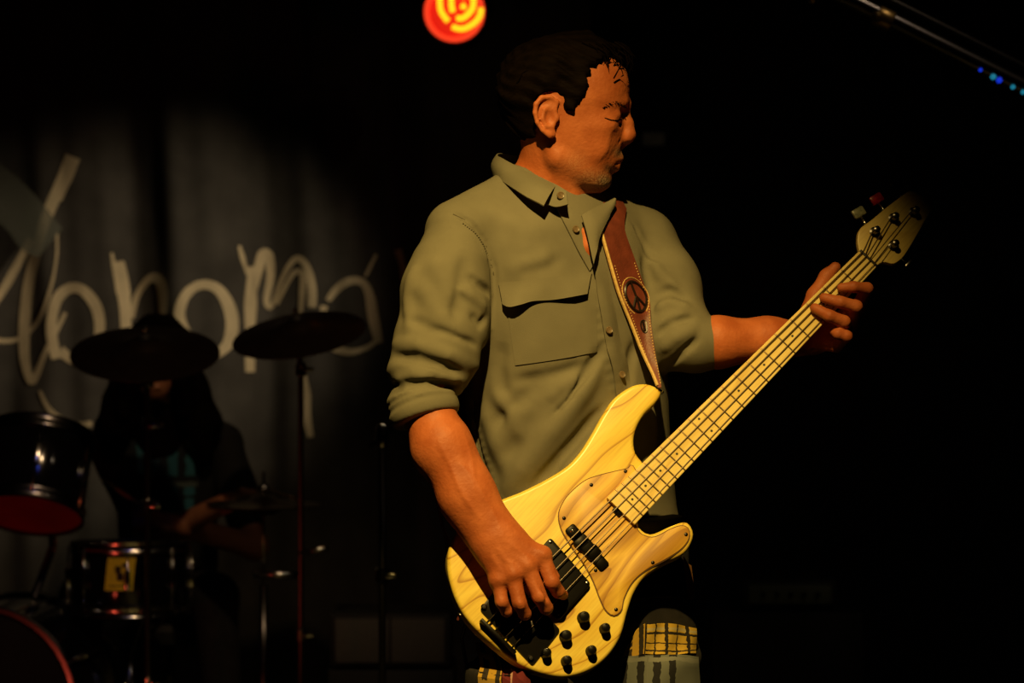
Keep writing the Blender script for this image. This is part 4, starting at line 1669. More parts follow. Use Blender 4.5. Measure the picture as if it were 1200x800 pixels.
# near leaf, running round the nape to the far leaf
collar('collar', [(651, 218, 4.085), (640, 213, 4.085), (627, 207, 4.090), (605, 195, 4.115), (590, 186, 4.15), (583, 182, 4.19), (590, 180, 4.235), (620, 186, 4.27), (655, 200, 4.275), (684, 225, 4.235)],
       [(637, 242, 4.040), (628, 237, 4.045), (616, 231, 4.055), (598, 219, 4.085), (586, 211, 4.12), (579, 206, 4.18), (585, 206, 4.25), (618, 212, 4.30), (665, 224, 4.30), (716, 234, 4.255)], 44, 8)
collar('collar_leaf', [(681, 253, 4.085), (692, 246, 4.10), (704, 240, 4.125), (719, 233, 4.16)], [(696, 310, 4.052), (699, 296, 4.060), (703, 276, 4.085), (722, 239, 4.150)], 20, 8, 0.004)
# collar band end with its button
collar('collar_band', [(649, 216, 4.086), (656, 219, 4.078), (664, 225, 4.07)], [(641, 240, 4.066), (652, 243, 4.062), (666, 240, 4.058)], 12, 5, 0.002)
mb = MB().lathe([(0.0066, -0.001), (0.0066, 0.0014), (0.0056, 0.0022), (0.004, 0.0016), (0.0004, 0.0014)], P(657, 229, 4.062), (0.3, -0.9, 0.2), 18)
part(mb, 'button', M['button'], man, shirt_o)

# trousers, full length, and shoes -----------------------------------------
tr = SDF()
hipc = np.array([P(690, 0, 4.13)[0], 4.135, 0])
TL = math.radians(16)
lR = np.array([-math.cos(TL), -math.sin(TL), 0])
lF = np.array([math.sin(TL), -math.cos(TL), 0])

tr.slices(hipc, lR, lF, eZ, [(0.70, 0, 0, 0.180, 0.115), (0.78, 0, 0, 0.186, 0.125), (0.88, 0, 0, 0.184, 0.125), (0.97, 0, 0, 0.174, 0.118), (1.04, 0, 0, 0.164, 0.112)], k=0.02, n=2.3)
for s in (1, -1):
    hx = hipc + lR * 0.090 * s + lF * (0.085 if s > 0 else 0.0) + lR * (0.045 if s > 0 else 0.0)
    lean = lR * 0.045 * s + lF * (0.03 * s)
    tr.slices(hx, lR, lF, eZ, [(0.045, lean @ lR, lean @ lF, 0.068, 0.078), (0.12, lean @ lR, lean @ lF, 0.078, 0.085), (0.30, 0.030 * s, 0.01, 0.082, 0.088), (0.48, 0.018 * s, 0.02, 0.085, 0.090), (0.62, 0.008 * s, 0.01, 0.095, 0.102), (0.80, 0, 0, 0.100, 0.118)], k=0.03)


def tr_noise(p):
    return 0.003 * np.sin(38 * p[:, 2] + 20 * p[:, 0] + 2 * np.sin(15 * p[:, 0])) * np.sin(21 * p[:, 0] + 17 * p[:, 1])


tr.field(tr_noise)
V, F = tr.mesh((hipc[0] - 0.32, 3.92, 0.0), (hipc[0] + 0.32, 4.44, 1.08), 0.008)
tr_o = mesh_obj('trousers', V, F, M['denim'], man)
for s in (1, -1):
    ft = hipc + lR * 0.135 * s + lF * (0.03 * s + (0.085 if s > 0 else 0.0)) + lR * (0.045 if s > 0 else 0.0)
    sh = SDF()
    sh.cap(ft - lF * 0.06 + eZ * 0.045, ft + lF * 0.15 + eZ * 0.038, 0.040, 0.036, k=0.02)
    sh.cap(ft - lF * 0.04 + eZ * 0.10, ft + lF * 0.03 + eZ * 0.07, 0.042, 0.042, k=0.03)
    sh.ell(ft + lF * 0.13 + eZ * 0.036, (0.047, 0.047, 0.034), k=0.03)
    V, F = sh.mesh(ft - 0.28, ft + np.array([0.28, 0.28, 0.2]), 0.008)
    V[:, 2] = np.maximum(V[:, 2], 0.012)
    so = mesh_obj('shoe', V, F, M['shoe'], man)
    ol = []
    for i in range(28):
        a = 2 * math.pi * i / 28
        f_ = 0.045 + 0.145 * math.cos(a)
        w_ = 0.047 * math.sin(a) * (1.0 + 0.12 * math.cos(a))
        ol.append((ft + lF * f_ + lR * w_)[:2])
    part(MB().poly(np.array(ol), 0.0, 0.022, 0.004, 2), 'sole', M['rubber'], man, so)

plaid = uv_stripe_mat('yellow_plaid_cloth', (0.62, 0.40, 0.045), [(1, 0.16, 0.05, (0.55, 0.45, 0.2)), (0, 0.18, 0.018, (0.02, 0.015, 0.01)), (0, 0.40, 0.03, (0.02, 0.015, 0.01)), (0, 0.62, 0.015, (0.02, 0.015, 0.01)), (0, 0.83, 0.03, (0.02, 0.015, 0.01)),
                                                       (1, 0.30, 0.04, (0.02, 0.015, 0.01)), (1, 0.62, 0.02, (0.02, 0.015, 0.01)), (1, 0.88, 0.03, (0.02, 0.015, 0.01))])
bars = uv_stripe_mat('grey_barred_cloth', (0.15, 0.165, 0.15), [(0, 0.06, 0.03, (0.02, 0.02, 0.022)), (0, 0.27, 0.045, (0.012, 0.012, 0.014)), (0, 0.47, 0.045, (0.012, 0.012, 0.014)), (0, 0.66, 0.04, (0.012, 0.012, 0.014)), (1, 0.06, 0.03, (0.2, 0.21, 0.19)), (0, 0.36, 0.012, (0.16, 0.17, 0.16))])
floral = uv_stripe_mat('mustard_print_cloth', (0.50, 0.30, 0.03), [(0, 0.3, 0.12, (0.03, 0.02, 0.012)), (1, 0.2, 0.05, (0.5, 0.32, 0.05)), (1, 0.55, 0.06, (0.48, 0.3, 0.05)), (0, 0.85, 0.1, (0.02, 0.015, 0.01))])
redc = uv_stripe_mat('dark_red_cloth', (0.14, 0.012, 0.015), [(0, 0.3, 0.03, (0.5, 0.3, 0.25)), (1, 0.5, 0.04, (0.06, 0.006, 0.006))])
kw = dict(y0=3.7, y1=4.4)
pl = cloth_sheet('patch', tr, [(757, 731), (785, 730), (812, 736)], [(755, 766), (785, 768), (814, 766)], 16, 8, 0.003, 0.002, plaid, man, tr_o, lambda u, v: 0.002 * np.sin(14 * u + 3 * v), **kw)
pl['label'] = 'yellow and black plaid patch'
pl = cloth_sheet('patch', tr, [(726, 768), (770, 768), (817, 770)], [(722, 845), (770, 848), (817, 845)], 20, 14, 0.003, 0.002, bars, man, tr_o, lambda u, v: 0.002 * np.sin(11 * u + 5 * v), **kw)
pl['label'] = 'pale grey patch with black bars'
pl = cloth_sheet('patch', tr, [(733, 758), (744, 738), (754, 730)], [(728, 769), (742, 768), (753, 766)], 10, 6, 0.004, 0.002, floral, man, tr_o, **kw)
pl = cloth_sheet('patch', tr, [(561, 752), (572, 754), (586, 758)], [(566, 840), (578, 842), (592, 842)], 8, 12, 0.004, 0.002, floral, man, tr_o, **kw)
pl['label'] = 'mustard printed patch'
pl = cloth_sheet('patch', tr, [(590, 775), (605, 785), (622, 796)], [(592, 840), (610, 840), (628, 842)], 8, 8, 0.004, 0.002, redc, man, tr_o, **kw)
pl['label'] = 'dark red patch'
pl = cloth_sheet('patch', tr, [(798, 652), (802, 660), (806, 662)], [(803, 700), (807, 702), (810, 700)], 6, 12, 0.004, 0.0025, M['leather_tan'], man, tr_o, **kw)
pl['label'] = 'frayed tan side strip'
mb = MB()
H = tr.hits(spline([(742, 702), (770, 698), (810, 700)], 24), **kw)
mb.tube(list(H + tr.grad(H) * 0.003), 0.004, 6)
part(mb, 'belt_seam', M['denim'], man, tr_o)

# ------------------------------------------------------------------ leather strap
strap = thing('guitar_strap', 'brown leather guitar strap with burnt peace emblem over the left shoulder of the bassist', 'guitar strap', tuple(P(770, 458, 4.05)))
Ls = [(700, 248), (701, 264), (705, 281), (712.5, 308), (723, 344), (738, 380), (753, 416), (764, 438), (771, 455)]
Rs = [(733, 246), (730, 266), (734, 281), (741, 300), (752, 331), (760, 352), (764, 384), (768, 412), (775, 455)]
nS = 46
pl_ = spline(Ls, nS)
pr_ = spline(Rs, nS)
tt = np.linspace(0, 1, 8)[None, :, None]
pxg = pl_[:, None] * (1 - tt) + pr_[:, None] * tt
H = shirt.hits(pxg.reshape(-1, 2), y1=4.40).reshape(nS, 8, 3)
horn = bassW(772, 459, -0.004)
Yrow = H[:, :, 1].mean(1)
Yl = H[:, :, 1] - 0.008
sN = np.linspace(0, 1, nS)
# the strap hangs straight from the chest to the horn button
pull = np.clip((sN - 0.35) / 0.65, 0, 1)
i0 = int(0.35 * nS)
Ychest = np.minimum(np.interp(sN, [0, 0.35, 1], [0, Yl[i0].mean(), horn[1] - 0.006]), Yl.min(1) + 0.0)
Yt = Yl * (1 - pull[:, None]) + pull[:, None] * Ychest[:, None]
Gs = np.stack([(pxg[..., 0] - 600) / FPX * Yt, Yt, CAM_Z - (pxg[..., 1] - 400) / FPX * Yt], -1)
for _ in range(2):
    Gs[1:-1] = 0.5 * Gs[1:-1] + 0.25 * (Gs[2:] + Gs[:-2])
# over the shoulder, across the back and to the tail of the bass (rows before the visible ones)
Lp = TORSO_O - eR * 0.105
back = [Lp + eF * 0.01 + eZ * 1.60, Lp - eF * 0.10 + eZ * 1.55, Lp + eR * 0.02 - eF * 0.16 + eZ * 1.44, TORSO_O + eR * 0.0 - eF * 0.19 + eZ * 1.28, TORSO_O + eR * 0.10 - eF * 0.17 + eZ * 1.08,
        TORSO_O + eR * 0.16 - eF * 0.05 + eZ * 0.94]
tailw = B0 + bu * a2[0] + bv * a2[1] - bn * 0.022
back.append(tailw - bu * 0.012)
bp_ = spline(np.array(back), 40)
rowsb = []
for i, q in enumerate(bp_):
    t_ = bp_[min(i + 1, 39)] - bp_[max(i - 1, 0)]
    nn = q - np.array([TORSO_O[0], TORSO_O[1], q[2]])
    if i < 8:
        nn = nn + eZ * 0.4
    nn /= np.linalg.norm(nn)
    sd = np.cross(t_, nn)
    sd /= np.linalg.norm(sd)
    w_ = np.interp(i, [0, 30, 39], [0.05, 0.045, 0.014])
    rowsb.append([q + sd * w_ * (t - 0.5) for t in np.linspace(0, 1, 8)])
Gb = np.array(rowsb)
d_ = shirt.ev(Gb.reshape(-1, 3))
g_ = shirt.grad(Gb.reshape(-1, 3), e=0.006)
Gb = (Gb.reshape(-1, 3) + g_ * np.maximum(0.006 - d_, 0)[:, None]).reshape(Gb.shape)
if np.linalg.norm(Gb[0, 0] - Gs[0, 0]) > np.linalg.norm(Gb[0, 7] - Gs[0, 0]):
    Gb = Gb[:, ::-1]
Gall = np.concatenate([Gb[::-1], Gs])


def grid_normals(G):
    du = np.gradient(G, axis=0)
    dv = np.gradient(G, axis=1)
    n = np.cross(du, dv)
    return n / (np.linalg.norm(n, axis=2)[..., None] + 1e-9)


Ns = grid_normals(Gall)
if Ns[-10:, :, 1].mean() > 0:
    Ns = -Ns
thick_grid('strap_leather', Gall, Ns, 0.0032, M['leather'], strap)
Nv = Ns[40:]


def strapP(s, t, lift):
    i = s * (nS - 1)
    j = t * 7
    i0, j0 = int(np.clip(i, 0, nS - 2)), int(np.clip(j, 0, 6))
    a, b = i - i0, j - j0
    q = (Gs[i0, j0] * (1 - a) * (1 - b) + Gs[i0 + 1, j0] * a * (1 - b) + Gs[i0, j0 + 1] * (1 - a) * b + Gs[i0 + 1, j0 + 1] * a * b)
    return q + Nv[i0, j0] * lift


part(MB().tube([strapP(s, 0.035, 0.003) for s in np.linspace(0.05, 0.99, 50)], 0.0030, 6), 'strap_edge', M['leather_edge'], strap, label='yellow-tan piped edge')
mb = MB()
for s in np.linspace(0.3, 0.97, 44):
    mb.tube([strapP(s, 0.93, 0.0034), strapP(s + 0.008, 0.93, 0.0034)], 0.0009, 5)
    mb.tube([strapP(s, 0.17, 0.0034), strapP(s + 0.008, 0.17, 0.0034)], 0.0007, 5)
part(mb, 'stitching', M['leather_edge'], strap)
# round peace emblem burnt into the leather
cs, ct, rs_, rt = 0.485, 0.56, 0.085, 0.34


def emb(a, f=1.0):
    return strapP(cs + rs_ * f * math.cos(a), ct + rt * f * math.sin(a), 0.0036)


ring = [emb(a) for a in np.linspace(0, 2 * math.pi, 32)]
em = part(MB().tube(ring, 0.0026, 6), 'peace_emblem', M['leather_mark'], strap, label='round black peace emblem')
ring2 = [emb(a, 1.28) for a in np.linspace(0.6, 2 * math.pi - 0.6, 32)]
part(MB().tube(ring2, 0.0008, 5), 'emblem_outline', M['leather_edge'], strap, em)
part(MB().tube([emb(0), emb(0, 0.5), emb(0, 0), emb(math.pi, 0.5), emb(math.pi)], 0.0024, 6), 'emblem_bar', M['leather_mark'], strap, em)
for a in (0.75, -0.75):
    part(MB().tube([emb(0, 0), emb(a, 0.5), emb(a)], 0.0024, 6), 'emblem_bar', M['leather_mark'], strap, em)
c2 = [(0.655 + 0.035 * math.cos(a), 0.58 + 0.16 * math.sin(a)) for a in np.linspace(0, 2 * math.pi, 18)]
part(MB().tube([strapP(s, t, 0.0034) for s, t in c2], 0.0016, 5).tube([strapP(0.63, 0.58, 0.0034), strapP(0.68, 0.58, 0.0034)], 0.0022, 5), 'burnt_mark', M['leather_mark'], strap)

# instrument cable hanging from the lower edge of the bass
cab = [bassW(549, 728, -0.03), P(545, 733, 4.00), P(541, 748, 4.02), P(545, 772, 4.03), P(556, 800, 4.04), P(566, 860, 4.05), P(575, 1000, 4.08), P(585, 1200, 4.10)]
cab.append(np.array([cab[-1][0] + 0.02, 4.12, 0.02]))
cab += [np.array([-0.1, 4.4, 0.006]), np.array([0.4, 5.2, 0.006]), np.array([0.9, 6.6, 0.006])]
o = MB().tube(list(spline(np.array(cab), 90)), 0.0032, 8).build('instrument_cable', M['cable'], None)
tag(o, 'thin black instrument cable hanging from the bass body to the floor', 'cable')

# ------------------------------------------------------------------ drum kit behind
def frame_of(axis):
    az = np.asarray(axis, float)
    az /= np.linalg.norm(az)
    a = np.array([1.0, 0, 0]) if abs(az[0]) < 0.9 else np.array([0, 1.0, 0])
    ex = np.cross(a, az)
    ex /= np.linalg.norm(ex)
    return ex, np.cross(az, ex), az


def drum(name, label, c, axis, R, depth, nlug, shell_m, head_top, head_bot, a0=0.0, hoop_m=None):
    """cylinder drum along axis (axis points to the batter side)"""
    ex, ey, az = frame_of(axis)
    c = np.asarray(c, float)
    root = thing(name, label, 'drum', tuple(c))
    hoop_m = hoop_m or M['chrome']
    part(MB().lathe([(R * 0.985, -depth / 2), (R, -depth / 2 + 0.004), (R, depth / 2 - 0.004), (R * 0.985, depth / 2)], c, az, 40), 'shell', shell_m, root)
    for sg_, hm in ((1, head_top), (-1, head_bot)):
        e = c + az * sg_ * depth / 2
        part(MB().lathe([(R * 0.99, 0), (R * 0.99, 0.006), (R * 0.96, 0.010), (0.001, 0.011)], e, az * sg_, 40), 'drum_head', hm, root)
        h = part(MB().lathe([(R * 1.0, -0.018), (R * 1.045, -0.018), (R * 1.05, -0.012), (R * 1.03, -0.006), (R * 1.03, 0.012), (R * 1.045, 0.016), (R * 1.0, 0.016)], e, az * sg_, 40, ring=True), 'hoop', hoop_m, root)
    for i in range(nlug):
        a = a0 + 2 * math.pi * i / nlug
        d = ex * math.cos(a) + ey * math.sin(a)
        tn = np.cross(az, d)
        Rm = np.stack([tn, d, az], 1)
        l = part(MB().box(c + d * (R + 0.008), (0.016, 0.016, min(0.06, depth * 0.4)), Rm, 0.003), 'lug', M['chrome'], root)
        part(MB().tube([c + d * (R * 1.045) - az * depth / 2, c + d * (R * 1.045) + az * depth / 2], 0.0028, 6), 'tension_rod', M['chrome'], root, l)
    return root


def pole(name, label, pts, r, material, cat='stand', feet=True, spread=0.28, group=None, collars=()):
    base = np.array(pts[0], float)
    root = thing(name, label, cat, (base[0], base[1], 0.0), group)
    part(MB().tube(pts, r, 10), 'pole', material, root)
    for z_ in collars:
        q = np.array([base[0], base[1], z_])
        cl = part(MB().lathe([(r * 1.2, -0.02), (r * 1.9, -0.016), (r * 1.9, 0.016), (r * 1.2, 0.02)], q, (0, 0, 1), 14), 'collar', M['chrome'], root)
        part(MB().box(q + np.array([0.022, -0.012, 0]), (0.03, 0.006, 0.012), None, 0.002), 'wing_screw', M['chrome'], root, cl)
    if feet:
        for i in range(3):
            a = 2 * math.pi * i / 3 + 0.5
            e = np.array([base[0] + spread * math.cos(a), base[1] + spread * math.sin(a), 0.012])
            lg = part(MB().tube([np.array([base[0], base[1], 0.30]), base * [1, 1, 0] + (e - base * [1, 1, 0]) * 0.75 + np.array([0, 0, 0.06]), e], 0.007, 8), 'leg', material, root)
            part(MB().lathe([(0.012, -0.012), (0.015, 0), (0.010, 0.014)], e, (0, 0, 1), 10), 'rubber_foot', M['black_plastic'], root, lg)
    return root


def cymbal(name, label, c, axis, R):
    ex, ey, az = frame_of(axis)
    root = thing(name, label, 'cymbal', tuple(c))
    prof = [(0.006, 0.036), (0.03, 0.034), (0.055, 0.022), (0.065, 0.016), (R * 0.6, 0.006), (R, -0.010), (R, -0.012), (R * 0.6, 0.0035), (0.065, 0.0135), (0.055, 0.019), (0.03, 0.031), (0.006, 0.033)]
    part(MB().lathe(prof, c, az, 48), 'bow', M['cymbal'], root)
    part(MB().lathe([(0.018, 0.036), (0.02, 0.04), (0.016, 0.05), (0.007, 0.052)], c, az, 16), 'felt_washer', M['tolex'], root)
    w = part(MB().lathe([(0.008, 0.052), (0.009, 0.062), (0.005, 0.066)], c, az, 12), 'wing_nut', M['chrome'], root)
    part(MB().box(np.asarray(c) + az * 0.064, (0.034, 0.005, 0.012), np.stack([ex, ey, az], 1), 0.002), 'wing', M['chrome'], root, w)
    return root


# two cymbals on stands
c1 = P(170, 410, 6.9)
ax1 = np.array([0.03, -0.37, 0.93])
cymbal('crash_cymbal', 'dark bronze cymbal tilted in front of the long-haired drummer', c1, ax1, 0.213)
b1 = c1 - ax1 / np.linalg.norm(ax1) * 0.0
pole('cymbal_stand', 'chrome cymbal stand holding the cymbal in front of the drummer', [np.array([c1[0] + 0.004, 6.93, 0.02]), np.array([c1[0] + 0.004, 6.93, 0.6]), np.array([c1[0] + 0.004, 6.93, CAM_Z - 0.24]), c1 + ax1 * 0.03], 0.0095, M['dark_chrome'], collars=(0.36, 0.87, 1.105))
bpy.data.objects['cymbal_stand']['group'] = 'cymbal stands of the drum kit'
tq = P(178, 499, 6.92)
part(MB().tube([tq - np.array([0.035, 0, 0]), tq + np.array([0.035, 0, 0])], 0.008, 10), 'tilter', M['chrome'], bpy.data.objects['cymbal_stand'])
tq = P(172, 451, 6.91)
part(MB().tube([tq - np.array([0.02, 0, 0]), tq + np.array([0.02, 0, 0])], 0.008, 10), 'tilter', M['chrome'], bpy.data.objects['cymbal_stand'])
c2_ = P(350, 388, 6.9)
ax2 = np.array([-0.13, 0.30, 0.94])
ax2 = np.array([-0.12, -0.34, 0.93])
cymbal('crash_cymbal', 'dark bronze cymbal set against the painted letter m of the backdrop', c2_, ax2, 0.193)
pole('cymbal_stand', 'tall chrome cymbal stand with bare straight pole beside the hi-hat', [np.array([c2_[0] + 0.004, 6.93, 0.02]), np.array([c2_[0] + 0.004, 6.93, CAM_Z - 0.1]), c2_ + ax2 * 0.03], 0.0085, M['dark_chrome'], collars=(0.50, 1.26), group='cymbal stands of the drum kit')
so2 = bpy.data.objects['cymbal_stand.001']
tq = P(366, 645, 6.93)
part(MB().tube([P(350, 648, 6.93), P(383, 642, 6.90)], 0.008, 10), 'memory_lock', M['chrome'], so2)
for yy in (427, 438):
    part(MB().lathe([(0.009, -0.008), (0.011, 0), (0.009, 0.008)], P(353, yy, 6.92), (0, 0, 1), 12), 'tilter', M['chrome'], so2)

# bass drum, rack tom, snare
drum('bass_drum', 'black bass drum with chrome hoop standing on the floor under the tom', P(4, 812, 6.95), (0.10, 1, 0.0), 0.262, 0.40, 8, M['drum_shell'], M['drum_head'], M['drum_head'], 0.35, M['dark_chrome'])
bd = bpy.data.objects['bass_drum']
for sx in (-1, 1):
    part(MB().tube([bd.location[:] + np.array([sx * 0.2, -0.12, -0.18]), np.array([bd.location[0] + sx * 0.34, 6.72, 0.012])], 0.009, 8), 'spur', M['chrome'], bd)
drum('rack_tom', 'black lacquered tom with dark red bottom head mounted above the bass drum', P(42, 556, 6.95), (0.06, 0.44, 0.90), 0.150, 0.225, 6, M['drum_shell'], M['drum_head'], M['red_head'], 0.2, M['dark_chrome'])
tm = bpy.data.objects['rack_tom']
part(MB().tube([P(60, 600, 7.04), P(62, 640, 7.06), P(40, 700, 7.0)], 0.012, 10), 'mounting_arm', M['dark_chrome'], tm)
drum('snare_drum', 'black drum with yellow sticker on chrome stand between tom and cymbal stand', P(152, 676, 7.15), (0.0, 0.05, 1.0), 0.172, 0.185, 8, M['drum_shell'], M['drum_head'], M['drum_head'], 0.12)
sn = bpy.data.objects['snare_drum']
sc_ = np.array(sn.location[:])
# sticker on the curve of the shell
st0 = P(140, 674, 6.97)
aa = math.atan2(-1, (st0[0] - sc_[0]) / 0.172 * 0 + (st0[0] - sc_[0]) / 0.172)
th0 = math.asin(np.clip((st0[0] - sc_[0]) / 0.174, -1, 1))
us_ = np.linspace(th0 - 0.235, th0 + 0.235, 10)
zs_ = np.linspace(st0[2] + 0.05, st0[2] - 0.045, 6)
U, Zz = np.meshgrid(us_, zs_, indexing='ij')
G = np.stack([sc_[0] + 0.1735 * np.sin(U + (Zz - st0[2]) * 0.6), sc_[1] - 0.1735 * np.cos(U), Zz], -1)
NN = np.stack([np.sin(U), -np.cos(U), 0 * U], -1)
stk = thick_grid('sticker', G, NN, 0.0008, M['sticker'], sn)
stk['label'] = 'yellow sticker with black figure'


def stick_ink(u0, u1, z0, z1):
    uu = np.linspace(u0, u1, 5)
    z2 = np.linspace(z0, z1, 5)
    A, Bz = np.meshgrid(uu, z2, indexing='ij')
    G = np.stack([sc_[0] + 0.1746 * np.sin(th0 + A), sc_[1] - 0.1746 * np.cos(th0 + A), st0[2] + Bz], -1)
    NN = np.stack([np.sin(th0 + A), -np.cos(th0 + A), 0 * A], -1)
    thick_grid('sticker_mark', G, NN, 0.0005, M['sticker_ink'], sn, stk)


for q in ((-0.08, 0.02, 0.026, 0.006), (-0.05, 0.06, 0.006, -0.016), (0.04, 0.12, 0.034, 0.022), (-0.18, 0.2, -0.030, -0.033)):
    stick_ink(*q)
for i in range(3):
    a = 2 * math.pi * i / 3 + 0.9
    d = np.array([math.cos(a), math.sin(a), 0])
    part(MB().tube([sc_ * [1, 1, 0] + [0, 0, 0.40], sc_ + d * 0.17 - [0, 0, 0.108], sc_ + d * 0.185 - [0, 0, 0.07]], 0.006, 8), 'basket_arm', M['chrome'], sn)
    part(MB().tube([sc_ * [1, 1, 0] + [0, 0, 0.34], sc_ * [1, 1, 0] + d * 0.26 + [0, 0, 0.012]], 0.007, 8), 'stand_leg', M['chrome'], sn)
part(MB().tube([sc_ * [1, 1, 0] + [0, 0, 0.12], sc_ * [1, 1, 0] + [0, 0, 0.44]], 0.011, 10), 'stand_pole', M['chrome'], sn)

# hi-hat
hc = P(309, 592, 7.15)
hh = thing('hi_hat', 'hi-hat cymbal pair on slim chrome stand at the drummer\'s left hand', 'hi-hat', (hc[0], hc[1], 0.0))
for sg_, nm in ((1, 'top_cymbal'), (-1, 'bottom_cymbal')):
    part(MB().lathe([(0.006, 0.030), (0.03, 0.028), (0.055, 0.014), (0.17, 0.004), (0.17, 0.002), (0.055, 0.010), (0.03, 0.024), (0.006, 0.026)], hc, (0.02, -0.02, sg_), 40), nm, M['cymbal'], hh)
part(MB().tube([(hc[0], hc[1], 0.05), (hc[0], hc[1], 0.62)], 0.012, 10), 'pole', M['dark_chrome'], hh)
part(MB().tube([(hc[0], hc[1], 0.60), (hc[0], hc[1], hc[2] + 0.10)], 0.004, 8), 'pull_rod', M['chrome'], hh)
part(MB().lathe([(0.012, -0.012), (0.016, 0), (0.012, 0.012)], (hc[0], hc[1], hc[2] + 0.05), (0, 0, 1), 12), 'clutch', M['chrome'], hh)
part(MB().tube([P(297, 672, 7.13), P(352, 674, 7.13)], 0.012, 10), 'height_clamp', M['chrome'], hh)
for i in range(3):
    a = 2 * math.pi * i / 3 + 0.2
    part(MB().tube([(hc[0], hc[1], 0.30), (hc[0] + 0.24 * math.cos(a), hc[1] + 0.24 * math.sin(a), 0.012)], 0.007, 8), 'leg', M['dark_chrome'], hh)
part(MB().box((hc[0], hc[1] + 0.16, 0.05), (0.09, 0.26, 0.012), None, 0.003), 'pedal', M['dark_chrome'], hh)

# ------------------------------------------------------------------ the drummer
dr = thing('person', 'long-haired drummer in black t-shirt with blue print behind the cymbals', 'person', (P(195, 0, 7.8)[0], 7.8, 0.0))
DX = P(195, 0, 7.75)[0]


def D(px, py, Y):
    return P(px, py, Y)


db = SDF()
hd = D(184, 422, 7.58)
db.ell(hd + [0, 0.02, 0.03], (0.078, 0.098, 0.095), k=0.02)
db.ell(hd + [0.0, -0.045, -0.055], (0.055, 0.055, 0.070), k=0.03)
db.cap(hd + [0.0, -0.085, -0.015], hd + [0.0, -0.108, -0.050], 0.009, 0.013, k=0.012)
for s in (1, -1):
    db.ell(hd + [0.03 * s, -0.098, -0.012], (0.014, 0.008, 0.008), k=0.008, op='s')
    db.ell(hd + [0.082 * s, 0.01, -0.02], (0.008, 0.018, 0.030), k=0.006)
db.cap(hd + [-0.02, -0.094, -0.085], hd + [0.02, -0.094, -0.085], 0.006, 0.006, k=0.006)
db.cap(hd + [0, 0.05, -0.06], D(193, 510, 7.72), 0.055, 0.062, k=0.03)
torso_d = [(0.50, 0, 0, 0.15, 0.11), (0.62, 0, 0, 0.155, 0.115), (0.80, 0, -0.02, 0.165, 0.12), (0.95, 0, -0.045, 0.185, 0.115), (1.03, 0, -0.05, 0.165, 0.10), (1.07, 0, -0.05, 0.10, 0.08)]
TO = np.array([DX, 7.80, 0])
db.slices(TO, HX, HY, HZ, [(z, a, b, c - 0.012, d - 0.012) for z, a, b, c, d in torso_d], k=0.03)
dsh_r, del_r, dwr_r = D(125, 520, 7.74), D(178, 632, 7.52), D(264, 590, 7.30)
dsh_l, del_l, dwr_l = D(262, 520, 7.74), D(298, 640, 7.62), D(196, 612, 7.36)
db.chain([dsh_r, del_r, dwr_r], [0.05, 0.042, 0.03], k=0.02)
db.chain([dsh_l, del_l, dwr_l], [0.05, 0.042, 0.03], k=0.02)
for wr, sx in ((dwr_r, 1), (dwr_l, -1)):
    pm = wr + np.array([0.05 * sx, -0.02, 0.022])
    db.cap(wr, pm, 0.026, 0.024, k=0.015)
    for i in range(4):
        k0 = pm + np.array([0.010 * sx, -0.012 - 0.004 * i, 0.018 - 0.013 * i])
        k1 = k0 + np.array([0.032 * sx, -0.012, -0.004])
        k2 = k1 + np.array([0.004 * sx, 0.022, -0.012])
        k3 = k2 + np.array([-0.022 * sx, 0.010, -0.004])
        db.chain([k0, k1, k2, k3], [0.0105, 0.0100, 0.0090, 0.0078], k=0.004)
    db.chain([wr + [0.02 * sx, -0.03, 0.012], pm + [0.005 * sx, -0.035, 0.020], pm + [0.035 * sx, -0.040, 0.010]], [0.014, 0.011, 0.008], k=0.006)
V, F = db.mesh((DX - 0.5, 7.2, 0.45), (DX + 0.5, 8.05, 1.50), 0.0055)
dbo = mesh_obj('body', V, F, M['dskin'], dr)
ts = SDF()
ts.slices(TO, HX, HY, HZ, torso_d, k=0.03)
ts.cap(D(150, 505, 7.74), dsh_r, 0.06, 0.062, k=0.03)
ts.cap(D(238, 505, 7.74), dsh_l, 0.06, 0.062, k=0.03)
ts.cap(dsh_r, dsh_r + (del_r - dsh_r) * 0.72, 0.062, 0.062, k=0.02)
ts.cap(dsh_l, dsh_l + (del_l - dsh_l) * 0.72, 0.062, 0.062, k=0.02)
ts.field(lambda p: 0.004 * np.sin(30 * p[:, 2] + 15 * p[:, 0]) * np.sin(25 * p[:, 0]))
V, F = ts.mesh((DX - 0.45, 7.5, 0.45), (DX + 0.45, 8.02, 1.20), 0.009)
M['tshirt'] = mat('black_tshirt', (0.010, 0.009, 0.009), 0.9, noise=0.3, nscale=20)
tso = mesh_obj('t_shirt', V, F, M['tshirt'], dr)
teal = (0.03, 0.14, 0.19)
prt = uv_stripe_mat('blue_shirt_print', (0.012, 0.016, 0.02), [(0, 0.14, 0.05, teal), (0, 0.36, 0.06, (0.025, 0.07, 0.11)), (0, 0.62, 0.07, teal), (0, 0.88, 0.07, (0.04, 0.18, 0.24)), (1, 0.55, 0.04, (0.012, 0.014, 0.016)), (1, 0.62, 0.03, (0.10, 0.13, 0.12)), (1, 0.80, 0.02, (0.012, 0.014, 0.016))])
cloth_sheet('shirt_print', ts, [(152, 516), (192, 514), (234, 516)], [(156, 598), (192, 600), (230, 598)], 14, 12, 0.001, 0.001, prt, dr, tso, y0=7.2, y1=8.2)
dh = SDF()
dh.ell(hd + [0, 0.03, 0.04], (0.104, 0.115, 0.108), k=0.02)
